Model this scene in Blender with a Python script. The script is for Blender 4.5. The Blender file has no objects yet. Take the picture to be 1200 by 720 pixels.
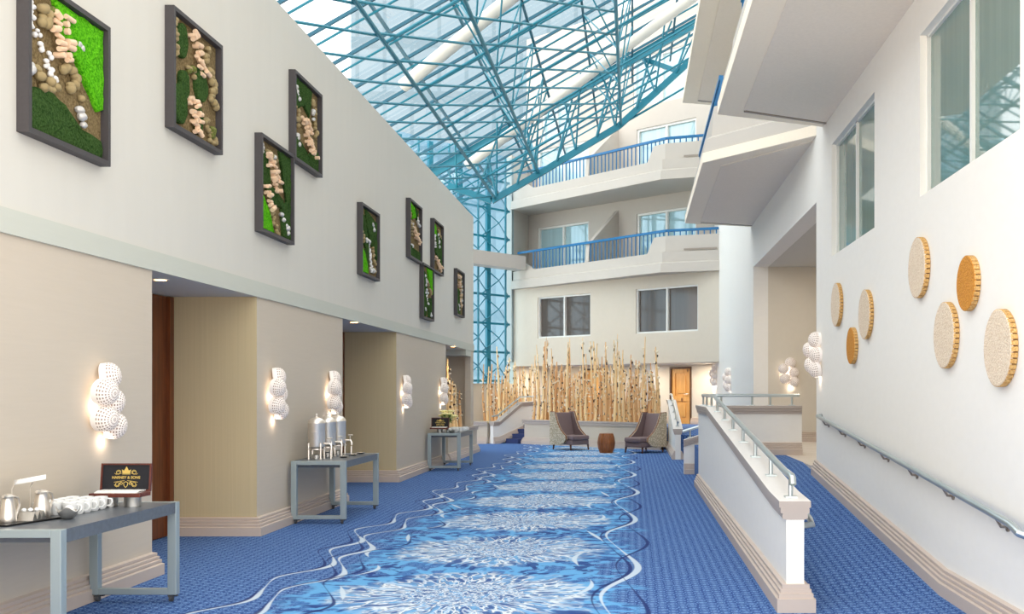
import bpy, bmesh, math, random
from mathutils import Vector, Matrix
PI = math.pi
S = bpy.context.scene
COL = S.collection

# ------------------------------------------------------------------ camera, sky, exposure
FPX, CX, CY, CAMZ = 1200.0, 741.0, 459.0, 1.6
cd = bpy.data.cameras.new('camera'); cam = bpy.data.objects.new('camera', cd); COL.objects.link(cam)
cam.location = (0, 0, CAMZ); cam.rotation_euler = (PI/2, 0, 0)
cd.sensor_width = 36; cd.lens = 36.0*FPX/1200.0; cd.clip_end = 400; cd.clip_start = 0.05
cd.shift_x = -(CX-600)/1200.0; cd.shift_y = (CY-360)/1200.0
S.camera = cam
S.view_settings.view_transform = 'Standard'; S.view_settings.look = 'None'
S.view_settings.gamma = 1.0; S.view_settings.use_curve_mapping = False
S.view_settings.exposure = 0.80
SKY = 2.3
w = bpy.data.worlds.new('sky'); S.world = w; w.use_nodes = True
nt = w.node_tree; nt.nodes.clear()
out = nt.nodes.new('ShaderNodeOutputWorld'); bg = nt.nodes.new('ShaderNodeBackground')
tcw = nt.nodes.new('ShaderNodeTexCoord'); sxw = nt.nodes.new('ShaderNodeSeparateXYZ'); rmp = nt.nodes.new('ShaderNodeValToRGB')
rmp.color_ramp.elements[0].position = 0.0; rmp.color_ramp.elements[0].color = (.96, .83, .68, 1)
rmp.color_ramp.elements[1].position = 0.45; rmp.color_ramp.elements[1].color = (.72, .705, .68, 1)
e_ = rmp.color_ramp.elements.new(0.03); e_.color = (.80, .83, .85, 1)
nt.links.new(tcw.outputs['Generated'], sxw.inputs[0]); nt.links.new(sxw.outputs['Z'], rmp.inputs[0])
nt.links.new(rmp.outputs[0], bg.inputs[0]); bg.inputs[1].default_value = SKY
nt.links.new(bg.outputs[0], out.inputs[0])
try:
    S.cycles.max_bounces = 10; S.cycles.diffuse_bounces = 5; S.cycles.transparent_max_bounces = 24
    S.cycles.sample_clamp_indirect = 6.0; S.cycles.use_denoising = True
    S.cycles.caustics_reflective = False; S.cycles.caustics_refractive = False
except Exception: pass

def fill_light(loc, size, watts, col=(1,.86,.68)):  # added area light without any fixture, purely to brighten
    L = bpy.data.lights.new('fill_light', 'AREA'); L.shape = 'DISK'; L.size = size; L.energy = watts; L.color = col
    o = bpy.data.objects.new('fill_light', L); COL.objects.link(o); o.location = loc; return o
for q in ((1.9,31.2,2.42), (.2,32.4,2.42), (-1.4,33.6,2.42), (-3.0,34.6,2.42)): fill_light(q, .3, 20)  # unseen fill, lifts the doors and wall under the overhang
for q in ((3.4,16.0,4.12), (3.4,19.0,4.12)): fill_light(q, .4, 16)  # unseen fill, lifts the recess off the landing
# ------------------------------------------------------------------ helpers
def V(*a): return Vector(a)
def wloc(o):
    p = Vector((0, 0, 0))
    while o is not None: p = p + o.location; o = o.parent
    return p
class MB:
    def __init__(s): s.v = []; s.f = []; s.m = []
    def add(s, vs, fs, mi=0):
        b = len(s.v); s.v += [Vector(v) for v in vs]
        for f in fs: s.f.append(tuple(b+i for i in f)); s.m.append(mi)
        return s
    def box(s, x0, x1, y0, y1, z0, z1, mi=0):
        return s.add([(x0,y0,z0),(x1,y0,z0),(x1,y1,z0),(x0,y1,z0),(x0,y0,z1),(x1,y0,z1),(x1,y1,z1),(x0,y1,z1)],
            [(0,3,2,1),(4,5,6,7),(0,1,5,4),(1,2,6,5),(2,3,7,6),(3,0,4,7)], mi)
    def obox(s, c, ax, ay, az, mi=0):           # centre and half-axis vectors
        c = Vector(c); ax = Vector(ax); ay = Vector(ay); az = Vector(az)
        vs = [c+sx*ax+sy*ay+sz*az for sz in (-1,1) for sx,sy in ((-1,-1),(1,-1),(1,1),(-1,1))]
        return s.add(vs, [(0,3,2,1),(4,5,6,7),(0,1,5,4),(1,2,6,5),(2,3,7,6),(3,0,4,7)], mi)
    def bar(s, p, q, wd, ht, up=(0,0,1), mi=0):
        p = Vector(p); q = Vector(q); d = q-p; L = d.length; d.normalize(); up = Vector(up)
        if abs(d.dot(up)) > .98: up = Vector((0,1,0))
        a = d.cross(up).normalized(); b = a.cross(d)
        return s.obox((p+q)/2, d*L/2, a*wd/2, b*ht/2, mi)
    def prism(s, poly, z0, z1, mi=0):
        n = len(poly); area = sum(poly[i][0]*poly[(i+1)%n][1]-poly[(i+1)%n][0]*poly[i][1] for i in range(n))
        if area < 0: poly = poly[::-1]
        f0 = z0 if callable(z0) else (lambda x, y: z0); f1 = z1 if callable(z1) else (lambda x, y: z1)
        vs = [(p[0],p[1],f0(*p)) for p in poly]+[(p[0],p[1],f1(*p)) for p in poly]
        return s.add(vs, [tuple(range(n-1,-1,-1)), tuple(range(n,2*n))]+[(i,(i+1)%n,n+(i+1)%n,n+i) for i in range(n)], mi)
    def tube(s, pts, r, n=8, mi=0, cap=True):
        pts = [Vector(p) for p in pts]; rs = r if isinstance(r, (list, tuple)) else [r]*len(pts)
        b = len(s.v); a = None; m = len(pts)
        for i, p in enumerate(pts):
            d = ((pts[min(i+1,m-1)]-p).normalized()+(p-pts[max(i-1,0)]).normalized())
            if d.length < 1e-6: d = Vector((0,0,1))
            d.normalize()
            if a is None:
                a = d.cross(Vector((0,0,1)) if abs(d.z) < .9 else Vector((0,1,0))).normalized()
            else:
                a = (a-d*a.dot(d)).normalized()
            c = d.cross(a)
            for k in range(n):
                t = 2*PI*k/n; s.v.append(p+(a*math.cos(t)+c*math.sin(t))*rs[i])
        for i in range(m-1):
            for k in range(n):
                k2 = (k+1)%n; s.f.append((b+i*n+k,b+i*n+k2,b+(i+1)*n+k2,b+(i+1)*n+k)); s.m.append(mi)
        if cap:
            s.f.append(tuple(b+k for k in range(n-1,-1,-1))); s.m.append(mi)
            s.f.append(tuple(b+(m-1)*n+k for k in range(n))); s.m.append(mi)
        return s
    def lathe(s, prof, c=(0,0,0), n=20, M=None, mi=0, mfun=None):   # prof (r, z) revolved about z
        b = len(s.v); c = Vector(c)
        for r, z in prof:
            for k in range(n):
                t = 2*PI*k/n; p = Vector((r*math.cos(t), r*math.sin(t), z))
                s.v.append(c+((M @ p) if M is not None else p))
        for i in range(len(prof)-1):
            for k in range(n):
                k2 = (k+1)%n; s.f.append((b+i*n+k,b+i*n+k2,b+(i+1)*n+k2,b+(i+1)*n+k)); s.m.append(mfun(i,k) if mfun else mi)
        s.f.append(tuple(b+k for k in range(n-1,-1,-1))); s.m.append(mi)
        s.f.append(tuple(b+(len(prof)-1)*n+k for k in range(n))); s.m.append(mi)
        return s
    def ball(s, c, rx, ry, rz, n=10, m=7, mi=0, rot=None, jit=0, rnd=None):
        prof = [(math.sin(PI*i/m) if 0 < i < m else .02, -math.cos(PI*i/m)) for i in range(m+1)]
        Mx = Matrix.Diagonal((rx, ry, rz))
        if rot is not None: Mx = rot @ Mx
        b = len(s.v); s.lathe(prof, c, n, Mx, mi)
        if jit:
            cc = Vector(c)
            for i in range(b, len(s.v)): s.v[i] = cc+(s.v[i]-cc)*(1+rnd.uniform(-jit, jit))
        return s
    def mold(s, path, prof, closed=False, mi=0, zs=None):
        """profile of (offset to the right of travel, z) swept along an xy path with mitred corners"""
        n = len(path); b = len(s.v); k = len(prof); P = [Vector((p[0],p[1])) for p in path]
        for i, p in enumerate(P):
            nx = []
            for a, c in ((i-1,i),(i,i+1)):
                if closed or (a >= 0 and c < n):
                    d = (P[c%n]-P[a%n]).normalized(); nx.append(Vector((d.y,-d.x)))
            m = nx[0] if len(nx) == 1 else (nx[0]+nx[1])/max(.3, 1+nx[0].dot(nx[1]))
            z0 = zs[i] if zs else 0
            for o, z in prof: s.v.append(Vector((p.x+m.x*o, p.y+m.y*o, z+z0)))
        segs = n if closed else n-1
        for i in range(segs):
            i2 = (i+1)%n
            for j in range(k):
                j2 = (j+1)%k
                s.f.append((b+i*k+j,b+i*k+j2,b+i2*k+j2,b+i2*k+j)); s.m.append(mi)
        if not closed:
            s.f.append(tuple(b+j for j in range(k-1,-1,-1))); s.m.append(mi)
            s.f.append(tuple(b+(n-1)*k+j for j in range(k))); s.m.append(mi)
        return s
    def build(s, name, mats, parent=None, smooth=False, bevel=0, kind=None, seg=2):
        if not isinstance(mats, (list, tuple)): mats = [mats]
        me = bpy.data.meshes.new(name); o0 = wloc(parent) if parent else Vector((0,0,0))
        me.from_pydata([v-o0 for v in s.v], [], s.f)
        for m in mats: me.materials.append(m)
        for p, mi in zip(me.polygons, s.m): p.material_index = mi
        bm = bmesh.new(); bm.from_mesh(me); bmesh.ops.recalc_face_normals(bm, faces=bm.faces[:])
        bm.to_mesh(me); bm.free()
        if smooth:
            for p in me.polygons: p.use_smooth = True
            try: me.set_sharp_from_angle(angle=math.radians(40))
            except Exception: pass
        o = bpy.data.objects.new(name, me); COL.objects.link(o)
        if parent: o.parent = parent
        if kind: o['kind'] = kind
        if bevel:
            md = o.modifiers.new('bevel', 'BEVEL'); md.width = bevel; md.segments = seg; md.limit_method = 'ANGLE'
        return o
def thing(name, label, cat, loc=(0,0,0), rz=0, group=None):
    o = bpy.data.objects.new(name, None); COL.objects.link(o); o.empty_display_size = .1
    o.location = loc; o.rotation_euler = (0,0,rz); o['label'] = label; o['category'] = cat
    if group: o['group'] = group
    return o
def tag(o, label, cat, group=None):
    o['label'] = label; o['category'] = cat
    if group: o['group'] = group
    return o
def dup(root, loc, rz=0, label=None, group=None, parent=None):
    r = root.copy(); COL.objects.link(r); r.location = loc; r.rotation_euler = (0,0,rz)
    if label: r['label'] = label
    if group: r['group'] = group
    for ch in list(root.children):
        c = ch.copy(); COL.objects.link(c); c.parent = r
        for g in ch.children:
            d = g.copy(); COL.objects.link(d); d.parent = c
    return r
def holes(mb, horiz, pmap, a0, a1, z0, z1, rects, thick, mi=0):
    """wall panel in (a,z) with rectangular openings; pmap(a, t, z) -> point"""
    A = sorted({a0, a1, *[r[0] for r in rects], *[r[1] for r in rects]}); Z = sorted({z0, z1, *[r[2] for r in rects], *[r[3] for r in rects]})
    for i in range(len(A)-1):
        for j in range(len(Z)-1):
            ca, cz = (A[i]+A[i+1])/2, (Z[j]+Z[j+1])/2
            if any(r[0] < ca < r[1] and r[2] < cz < r[3] for r in rects): continue
            vs = [pmap(a, t, z) for z in (Z[j], Z[j+1]) for a, t in ((A[i],0),(A[i+1],0),(A[i+1],thick),(A[i],thick))]
            mb.add(vs, [(0,3,2,1),(4,5,6,7),(0,1,5,4),(1,2,6,5),(2,3,7,6),(3,0,4,7)], mi)

# ------------------------------------------------------------------ node maths
class N:
    nt = None
    def __init__(s, sock): s.s = sock
    @staticmethod
    def op(o, *a, clamp=False):
        nd = N.nt.nodes.new('ShaderNodeMath'); nd.operation = o; nd.use_clamp = clamp
        for i, x in enumerate(a):
            if isinstance(x, N): N.nt.links.new(x.s, nd.inputs[i])
            else: nd.inputs[i].default_value = float(x)
        return N(nd.outputs[0])
    def __add__(s, o): return N.op('ADD', s, o)
    __radd__ = __add__
    def __sub__(s, o): return N.op('SUBTRACT', s, o)
    def __rsub__(s, o): return N.op('SUBTRACT', o, s)
    def __mul__(s, o): return N.op('MULTIPLY', s, o)
    __rmul__ = __mul__
    def __truediv__(s, o): return N.op('DIVIDE', s, o)
def sin(x): return N.op('SINE', x)
def absn(x): return N.op('ABSOLUTE', x)
def sat(x): return N.op('MULTIPLY', x, 1.0, clamp=True)
def step(x, e, w=.02): return sat((x-e)/w+.5)          # soft x > e
def mixc(f, a, b):
    nd = N.nt.nodes.new('ShaderNodeMix'); nd.data_type = 'RGBA'
    for sock, x in ((nd.inputs[0], f), (nd.inputs[6], a), (nd.inputs[7], b)):
        if isinstance(x, N): N.nt.links.new(x.s, sock)
        elif isinstance(x, (int, float)): sock.default_value = x
        else: sock.default_value = (*x, 1) if len(x) == 3 else x
    return N(nd.outputs[2])
def combine(x, y, z):
    nd = N.nt.nodes.new('ShaderNodeCombineXYZ')
    for i, a in enumerate((x, y, z)):
        if isinstance(a, N): N.nt.links.new(a.s, nd.inputs[i])
        else: nd.inputs[i].default_value = a
    return N(nd.outputs[0])
def noise(vec, scale=1, detail=2, rough=.5):
    nd = N.nt.nodes.new('ShaderNodeTexNoise'); N.nt.links.new(vec.s, nd.inputs['Vector'])
    nd.inputs['Scale'].default_value = scale; nd.inputs['Detail'].default_value = detail; nd.inputs['Roughness'].default_value = rough
    return N(nd.outputs[0])
def voro(vec, scale=1, feature='F1'):
    nd = N.nt.nodes.new('ShaderNodeTexVoronoi'); nd.feature = feature; N.nt.links.new(vec.s, nd.inputs['Vector'])
    nd.inputs['Scale'].default_value = scale
    return N(nd.outputs['Distance'])
def lin(c):
    return tuple(((v/255.0)/12.92 if v <= 10.3 else ((v/255.0+.055)/1.055)**2.4) for v in c)
def new_mat(name):
    m = bpy.data.materials.new(name); m.use_nodes = True; N.nt = m.node_tree
    b = m.node_tree.nodes['Principled BSDF']; return m, b
def objxyz():
    tc = N.nt.nodes.new('ShaderNodeTexCoord'); sx = N.nt.nodes.new('ShaderNodeSeparateXYZ')
    N.nt.links.new(tc.outputs['Object'], sx.inputs[0]); return N(tc.outputs['Object']), N(sx.outputs[0]), N(sx.outputs[1]), N(sx.outputs[2])
def bump(b, h, strength=.3, dist=.01):
    nd = N.nt.nodes.new('ShaderNodeBump'); nd.inputs['Strength'].default_value = strength; nd.inputs['Distance'].default_value = dist
    N.nt.links.new(h.s, nd.inputs['Height']); N.nt.links.new(nd.outputs[0], b.inputs['Normal'])
def mat(name, rgb, rough=.5, metal=0, var=.06, scale=18, bmp=0, stretch=(1,1,1), spec=.5, emit=None):
    m, b = new_mat(name); o, x, y, z = objxyz()
    v = combine(x*stretch[0], y*stretch[1], z*stretch[2])
    n = noise(v, scale, 3)
    c = lin(rgb)
    col = mixc(n, tuple(k*(1-var) for k in c), tuple(min(1, k*(1+var)) for k in c))
    N.nt.links.new(col.s, b.inputs['Base Color'])
    b.inputs['Roughness'].default_value = rough; b.inputs['Metallic'].default_value = metal
    b.inputs['Specular IOR Level'].default_value = spec
    if bmp: bump(b, n, bmp, .01)
    if emit:
        b.inputs['Emission Color'].default_value = (*lin(emit[0]), 1); b.inputs['Emission Strength'].default_value = emit[1]
    return m
def glass(name, tint, refl=.08, rough=0.0):
    m = bpy.data.materials.new(name); m.use_nodes = True; t = m.node_tree; t.nodes.clear(); N.nt = t
    o = t.nodes.new('ShaderNodeOutputMaterial'); mx = t.nodes.new('ShaderNodeMixShader'); tr = t.nodes.new('ShaderNodeBsdfTransparent')
    gl = t.nodes.new('ShaderNodeBsdfGlossy'); fr = t.nodes.new('ShaderNodeLayerWeight')
    tr.inputs[0].default_value = (*tint, 1); gl.inputs['Roughness'].default_value = rough; gl.inputs[0].default_value = (.9,.95,1,1)
    f = sat(N.op('POWER', N(fr.outputs['Facing']), 5.0)*.6+refl)
    t.links.new(f.s, mx.inputs[0]); t.links.new(tr.outputs[0], mx.inputs[1]); t.links.new(gl.outputs[0], mx.inputs[2]); t.links.new(mx.outputs[0], o.inputs[0])
    return m
def wallmat(name, rgb, sx, sz, amt=.05):
    m, b = new_mat(name); o, x, y, z = objxyz()
    n1 = noise(combine(x*sx, y*sx, z*sz), 1, 3); n2 = noise(o, .8, 2)
    c = lin(rgb); f = sat(n1*.75+n2*.25)
    N.nt.links.new(mixc(f, tuple(k*(1-amt*1.6) for k in c), tuple(min(1,k*(1+amt*1.6)) for k in c)).s, b.inputs['Base Color'])
    b.inputs['Roughness'].default_value = .75; b.inputs['Specular IOR Level'].default_value = .2
    bump(b, n1, .08, .004); return m

def trellis(x, y, k):
    a = sin((x+y*1.0)*k); c = sin((x-y*1.0)*k)
    return absn(a*c)
def carpet(name, runner):
    m, b = new_mat(name); o, x, y, z = objxyz()
    nv = noise(o, 14, 3); 
    xj = x+(nv-.5)*.05; yj = y+(noise(o, 9, 3)-.5)*.05
    K = 2*PI/.075
    hx = N.op('COSINE', xj*K)+N.op('COSINE', (xj*.5+yj*.866)*K)+N.op('COSINE', (xj*.5-yj*.866)*K)
    ring = step(.55-absn(hx+.1), 0, .35)
    core = step(hx, 1.7, .4)
    base = mixc(ring, lin((56,86,144)), lin((108,143,194)))
    base = mixc(core*.8, base, lin((128,164,212)))
    base = mixc(step(noise(o, 45, 2), .56, .12)*.4, base, lin((36,58,108)))
    if runner:
        per = 2.3; yy = N.op('MODULO', y-8.05+per*20.5, per)-per/2
        xx = x+1.33
        r = N.op('SQRT', xx*xx*.85+yy*yy*1.0); th = N.op('ARCTAN2', yy, xx)
        cell = N.op('FLOOR', (y-8.05+per*20.5)/per)
        ct = N.op('COSINE', th); st = sin(th)
        wob = noise(o, 2.6, 2); env = r+(wob-.5)*.7
        wx = noise(o, 5, 2)-.5
        ctw = ct+wx*.10; stw = st+(noise(combine(x+9, y, z), 5, 2)-.5)*.10
        xe = absn(xx)
        cr = N.op('MINIMUM', r*2.2, 1.0); ctw = ctw*cr; stw = stw*cr
        nb = noise(combine(ctw*6.5+cell*7.3, stw*6.5, r*3.2), 1.0, 1.5, .5)
        nb2 = noise(combine(ctw*9.5+31, stw*9.5+cell*3.1, r*5.0), 1.0, 1.5, .5)
        outer = step(1.34-xe+(noise(combine(x*.6, y*1.3, z), 1.6, 3)-.5)*1.3-N.op('MAXIMUM', env-1.0, 0)*.25, 0, .22)
        fill = step(1.2-env, 0, .3)*outer
        base = mixc(fill*.7, base, mixc(noise(o, 4, 2), lin((54,96,162)), lin((84,142,198))))
        strokes = step(.075-absn(nb-.5), 0, .03)*outer
        base = mixc(strokes*.9, base, lin((102,166,216)))
        base = mixc(step(nb2, .585, .03)*outer*.85, base, lin((40,62,124)))
        inside = step(.90-env, 0, .22)
        base = mixc(inside*.45, base, lin((122,164,204)))
        base = mixc(step(nb2, .60, .03)*inside*.8, base, lin((60,84,142)))
        ws = step(.034-absn(nb2-.5), 0, .016)*inside
        ed = step(.062-absn(nb2-.5), 0, .016)*inside
        base = mixc(ed*.6, base, lin((112,104,118)))
        base = mixc(ws*.85, base, lin((222,230,236)))
        ws2 = step(.030-absn(nb-.47), 0, .014)*inside
        base = mixc(ws2*.6, base, lin((206,218,230)))
        # waving ribbons (x0, swing, period, phase, width, light, slow drift)
        lines = [(-2.98,.12,1.53,.3,.030,1,.10),(-2.74,.12,1.53,2.4,.032,1,.10),(-2.42,.12,1.53,.9,.022,2,.10),(-3.05,.12,1.53,.44,.018,0,.10),(-2.80,.12,1.53,2.54,.018,0,.10),(-2.46,.12,1.53,1.2,.016,0,.10),
                 (-.10,.16,3.45,3.1,.030,1,.03),(-.46,.13,2.3,3.3,.024,2,.04),(-.02,.15,3.45,.4,.018,0,.03),(-.16,.16,3.45,3.2,.018,0,.03)]
        for x0, A, p, ph, wd, white, dr in lines:
            q = y*(2*PI/p)+ph
            cx = x0+A*sin(q+.35*sin(q))+dr*sin(q*.333+ph*3)
            wv = wd*(.62+.5*sin(q+.9)) if white < 2 else wd*(.15+.85*sin(q*1.5+.4))
            msk = step(wv-absn(x-cx), 0, .012)
            base = mixc(msk*.9, base, lin((196,210,222)) if white else lin((36,50,104)))
    N.nt.links.new(base.s, b.inputs['Base Color'])
    b.inputs['Roughness'].default_value = .95; b.inputs['Specular IOR Level'].default_value = .1
    bump(b, noise(o, 220, 2), .25, .004)
    return m
def wood(name, c1, c2, sc=(14,14,1.2), rough=.45, knots=False):
    m, b = new_mat(name); o, x, y, z = objxyz()
    n = noise(combine(x*sc[0], y*sc[1], z*sc[2]), 1.6, 5, .6)
    col = mixc(step(n, .5, .35), lin(c1), lin(c2))
    if knots:
        v = voro(combine(x*3.2, y*3.2, z*2.0), 1.0); col = mixc(step(.13-v, 0, .08), col, lin((120,70,30)))
    N.nt.links.new(col.s, b.inputs['Base Color']); b.inputs['Roughness'].default_value = rough; bump(b, n, .1, .004)
    return m
def pole_mat(name):
    m, b = new_mat(name); o, x, y, z = objxyz()
    oi = N.nt.nodes.new('ShaderNodeObjectInfo'); rn = N(oi.outputs['Random'])
    n = noise(combine(x*30, y*30, z*3+rn*17), 1, 4, .6)
    a = mixc(step(rn, .42, .5), lin((196,122,48)), lin((240,204,146)))
    col = mixc(n*.65, a, lin((250,226,182)))
    col = mixc(step(noise(combine(x*18,y*18,z*7+rn*31), 1, 2), .66, .05)*.7, col, lin((120,78,40)))
    N.nt.links.new(col.s, b.inputs['Base Color']); b.inputs['Roughness'].default_value = .6
    return m
def moss(name, c1, c2, sc=60):
    m, b = new_mat(name); o, x, y, z = objxyz()
    n = noise(o, sc, 4, .7); N.nt.links.new(mixc(step(n, .5, .3), lin(c1), lin(c2)).s, b.inputs['Base Color'])
    b.inputs['Roughness'].default_value = 1; b.inputs['Specular IOR Level'].default_value = .05; bump(b, n, 1.0, .02); return m
def cork(name, c1, c2):
    m, b = new_mat(name); o, x, y, z = objxyz()
    v = voro(o, 75); n = noise(o, 40, 2)
    N.nt.links.new(mixc(step(v, .45, .4), lin(c1), mixc(n, lin(c2), lin(c1))).s, b.inputs['Base Color'])
    b.inputs['Roughness'].default_value = .8; bump(b, v, .8, .01); return m

M = {}
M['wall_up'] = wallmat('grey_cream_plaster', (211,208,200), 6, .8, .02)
M['wall_lo'] = wallmat('cream_fabric_wallcovering', (203,191,175), 3, 60, .03)
M['olive'] = wallmat('ribbed_olive_wallcovering', (200,184,148), 70, .6, .07)
M['strip'] = wallmat('pale_grey_green_paint', (198,200,190), 4, 40, .02)
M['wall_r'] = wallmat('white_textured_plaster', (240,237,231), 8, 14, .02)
M['wall_b'] = wallmat('cream_painted_render', (214,206,192), 8, 8, .02)
M['concrete'] = wallmat('painted_pale_concrete', (194,188,180), 5, 5, .02)
M['soffit'] = wallmat('beige_stucco_soffit', (250,238,220), 30, 30, .04)
M['soffit_panel'] = wallmat('grey_stucco_panel', (238,228,214), 34, 34, .05)
M['base'] = mat('taupe_baseboard_paint', (200,184,172), .5, var=.02)
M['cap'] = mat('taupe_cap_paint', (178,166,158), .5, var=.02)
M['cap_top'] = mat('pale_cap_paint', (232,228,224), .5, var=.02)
M['carpet'] = carpet('medallion_runner_carpet', True)
M['carpet2'] = carpet('plain_trellis_carpet', False)
M['stepc'] = mat('navy_stair_carpet', (48,60,104), .95, var=.2, scale=60)
M['plank'] = wood('pale_plank_floor', (196,184,170), (222,212,200), (1.5,10,1))
M['teal'] = mat('teal_painted_steel', (20,122,144), .38, var=.05)
M['teal_d'] = mat('dark_teal_glazing_bar', (22,92,114), .4, var=.05)
M['blue'] = mat('bright_blue_painted_steel', (4,104,158), .4, var=.04)
M['white'] = mat('white_paint', (236,236,234), .45, var=.01)
M['tubew'] = mat('off_white_steel_tube', (222,220,212), .45, var=.02)
M['frame_w'] = mat('white_aluminium', (228,228,224), .4, var=.01)
M['glass_roof'] = glass('skylight_glass', (.93,.97,1.0), .02)
M['glass_wall'] = glass('glazed_wall_glass', (.80,.93,1.0), .02)
M['glass_clear'] = glass('clear_glass', (.95,.97,.97), .05)
def pane(name, rgb, ior, rough=.03):
    m, b = new_mat(name); o, x, y, z = objxyz()
    n = noise(combine(x*9, y*9, z*.4), 1, 3)
    c = lin(rgb); N.nt.links.new(mixc(n, tuple(k*.82 for k in c), tuple(min(1,k*1.18) for k in c)).s, b.inputs['Base Color'])
    b.inputs['Roughness'].default_value = rough; b.inputs['IOR'].default_value = ior; return m
M['pane_r'] = pane('green_tinted_window_glass', (112,138,130), 2.3)
M['pane_d'] = pane('dark_screened_window_glass', (92,84,78), 1.5, .08)
M['pane_l'] = pane('curtained_balcony_glass', (168,200,208), 2.1)
M['door_b'] = wood('dark_brown_door_veneer', (88,44,20), (124,66,32), (12,12,1))
M['door_p'] = wood('knotty_pine', (206,146,74), (228,174,100), (16,16,1.2), knots=True)
M['jamb'] = wood('dark_jamb_wood', (70,44,26), (100,66,40))
M['pole'] = pole_mat('peeled_branch_wood')
M['knot'] = mat('dark_branch_stub', (70,56,48), .7, var=.4, scale=9)
M['knot_w'] = mat('pale_cut_branch_end', (240,226,200), .7)
M['soil'] = moss('planter_gravel', (170,150,110), (226,214,186), 30)
M['metal'] = mat('brushed_aluminium_rail', (196,206,208), .3, .85, var=.03)
M['bracket'] = mat('bronze_grey_bracket', (150,140,130), .4, .6)
M['chrome'] = mat('polished_steel', (244,236,226), .36, 1, var=.02)
M['chrome_d'] = mat('dull_steel', (200,198,194), .42, 1, var=.05)
M['tframe'] = mat('pale_blue_grey_powder_coat', (158,170,172), .35, .25, var=.02)
M['ttop'] = mat('mottled_slate_laminate', (92,98,106), .35, var=.3, scale=26)
M['rubber'] = mat('grey_caster_rubber', (70,70,72), .7)
M['china'] = mat('white_china', (244,244,242), .2, var=.01)
M['black'] = mat('black_tray_lacquer', (24,24,26), .3)
M['boxwood'] = wood('mahogany_box_wood', (84,36,28), (112,54,40), (10,40,10))
M['boxlid'] = mat('black_velvet_lid', (26,26,32), .8)
M['gold'] = mat('gold_foil', (226,196,110), .35, .4, emit=None)
M['paper'] = mat('white_paper', (244,242,238), .8, var=.02)
M['frame_b'] = mat('charcoal_wood_frame', (66,62,64), .55, var=.15, scale=40)
M['bark'] = moss('brown_bark_ground', (104,88,60), (156,136,100), 40)
M['moss_d'] = moss('dark_green_moss', (34,62,28), (76,104,54), 55)
M['moss_b'] = moss('vivid_green_moss', (44,140,10), (120,214,40), 55)
M['moss_o'] = moss('olive_moss', (92,104,52), (138,140,84), 50)
M['log'] = mat('pale_sawn_wood', (232,200,168), .7, var=.12, scale=30)
M['pod'] = mat('tan_seed_pod', (156,138,98), .8, var=.2, scale=24)
M['stone'] = mat('white_pebble', (232,230,228), .6, var=.06)
M['silver'] = mat('silver_ball', (204,202,200), .4, .3, var=.25, scale=30)
M['cork_l'] = cork('pale_cork_blocks', (242,226,204), (206,176,142))
M['cork_o'] = cork('amber_cork_blocks', (216,150,52), (182,104,22))
M['cork_e'] = cork('honey_edge_wood', (226,186,120), (176,124,60))
M['cork_g'] = mat('edge_joint', (104,70,36), .8)
M['taupe'] = mat('taupe_upholstery', (122,102,102), .7, var=.08, scale=40, bmp=.1)
def floral():
    m, b = new_mat('cream_speckled_upholstery'); o, x, y, z = objxyz()
    v = voro(o, 26); N.nt.links.new(mixc(step(v, .42, .2), lin((222,208,184)), lin((182,166,140))).s, b.inputs['Base Color']); b.inputs['Roughness'].default_value = .9; return m
M['floral'] = floral()
M['trimw'] = wood('brown_wood_trim', (110,62,34), (140,84,50))
M['legw'] = wood('dark_chair_leg', (70,40,26), (92,56,38))
M['barrel'] = wood('walnut_stave', (126,70,32), (164,98,50), (14,14,1))
M['shade'] = mat('white_lattice_shade', (238,230,224), .4, var=.01, emit=((255,236,220), .10))
M['shade_g'] = mat('grey_lattice_gap', (150,128,116), .4, var=.05)
M['shade_s'] = mat('white_shade_drum', (246,240,236), .4, var=.01, emit=((255,238,226), .05))
M['lampw'] = mat('warm_downlight', (255,210,150), .4, emit=((255,190,110), 9))
M['leaf'] = mat('green_leaf', (96,146,56), .6, var=.2)
M['petal'] = mat('yellow_petal', (244,234,170), .7, var=.08)
M['tower'] = None
def towerm():
    m, b = new_mat('pale_tower_curtain_wall'); o, x, y, z = objxyz()
    f = N.op('FRACT', x/1.6); g = N.op('FRACT', z/3.2)
    k = N.op('MAXIMUM', step(f, .86, .04), step(g, .78, .04))
    N.nt.links.new(mixc(k, lin((118,136,148)), lin((102,122,134))).s, b.inputs['Base Color']); b.inputs['Roughness'].default_value = .3; return m
M['tower'] = towerm()

# ------------------------------------------------------------------ plan
WL, WR = -4.17, 2.48                     # faces of the two long walls
NB = -5.15                               # back of the niches
ZS, ZT, ZW = 2.65, 2.82, 6.18            # niche soffit, top of the lintel band, top of the left wall
PL = .57                                 # raised level
ex, ey, ax, ay = .766, -.643, .643, .766 # grid of the far facade
def F(s, t, z=None):
    p = (-3.3+ex*s+ax*t, 31.3+ey*s+ay*t)
    return p if z is None else (p[0], p[1], z)
def s_at(px, t):                         # where a sight line meets a facade-parallel plane
    u = (px-CX)/FPX
    return (u*(31.3+ay*t)+3.3-ax*t)/(ex-u*ey)
def tz(x): return (x-CX)/FPX

# floor
MB().box(-9.5, 6.5, 3, 42, -.1, 0).build('floor', M['carpet'], kind='structure')
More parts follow.
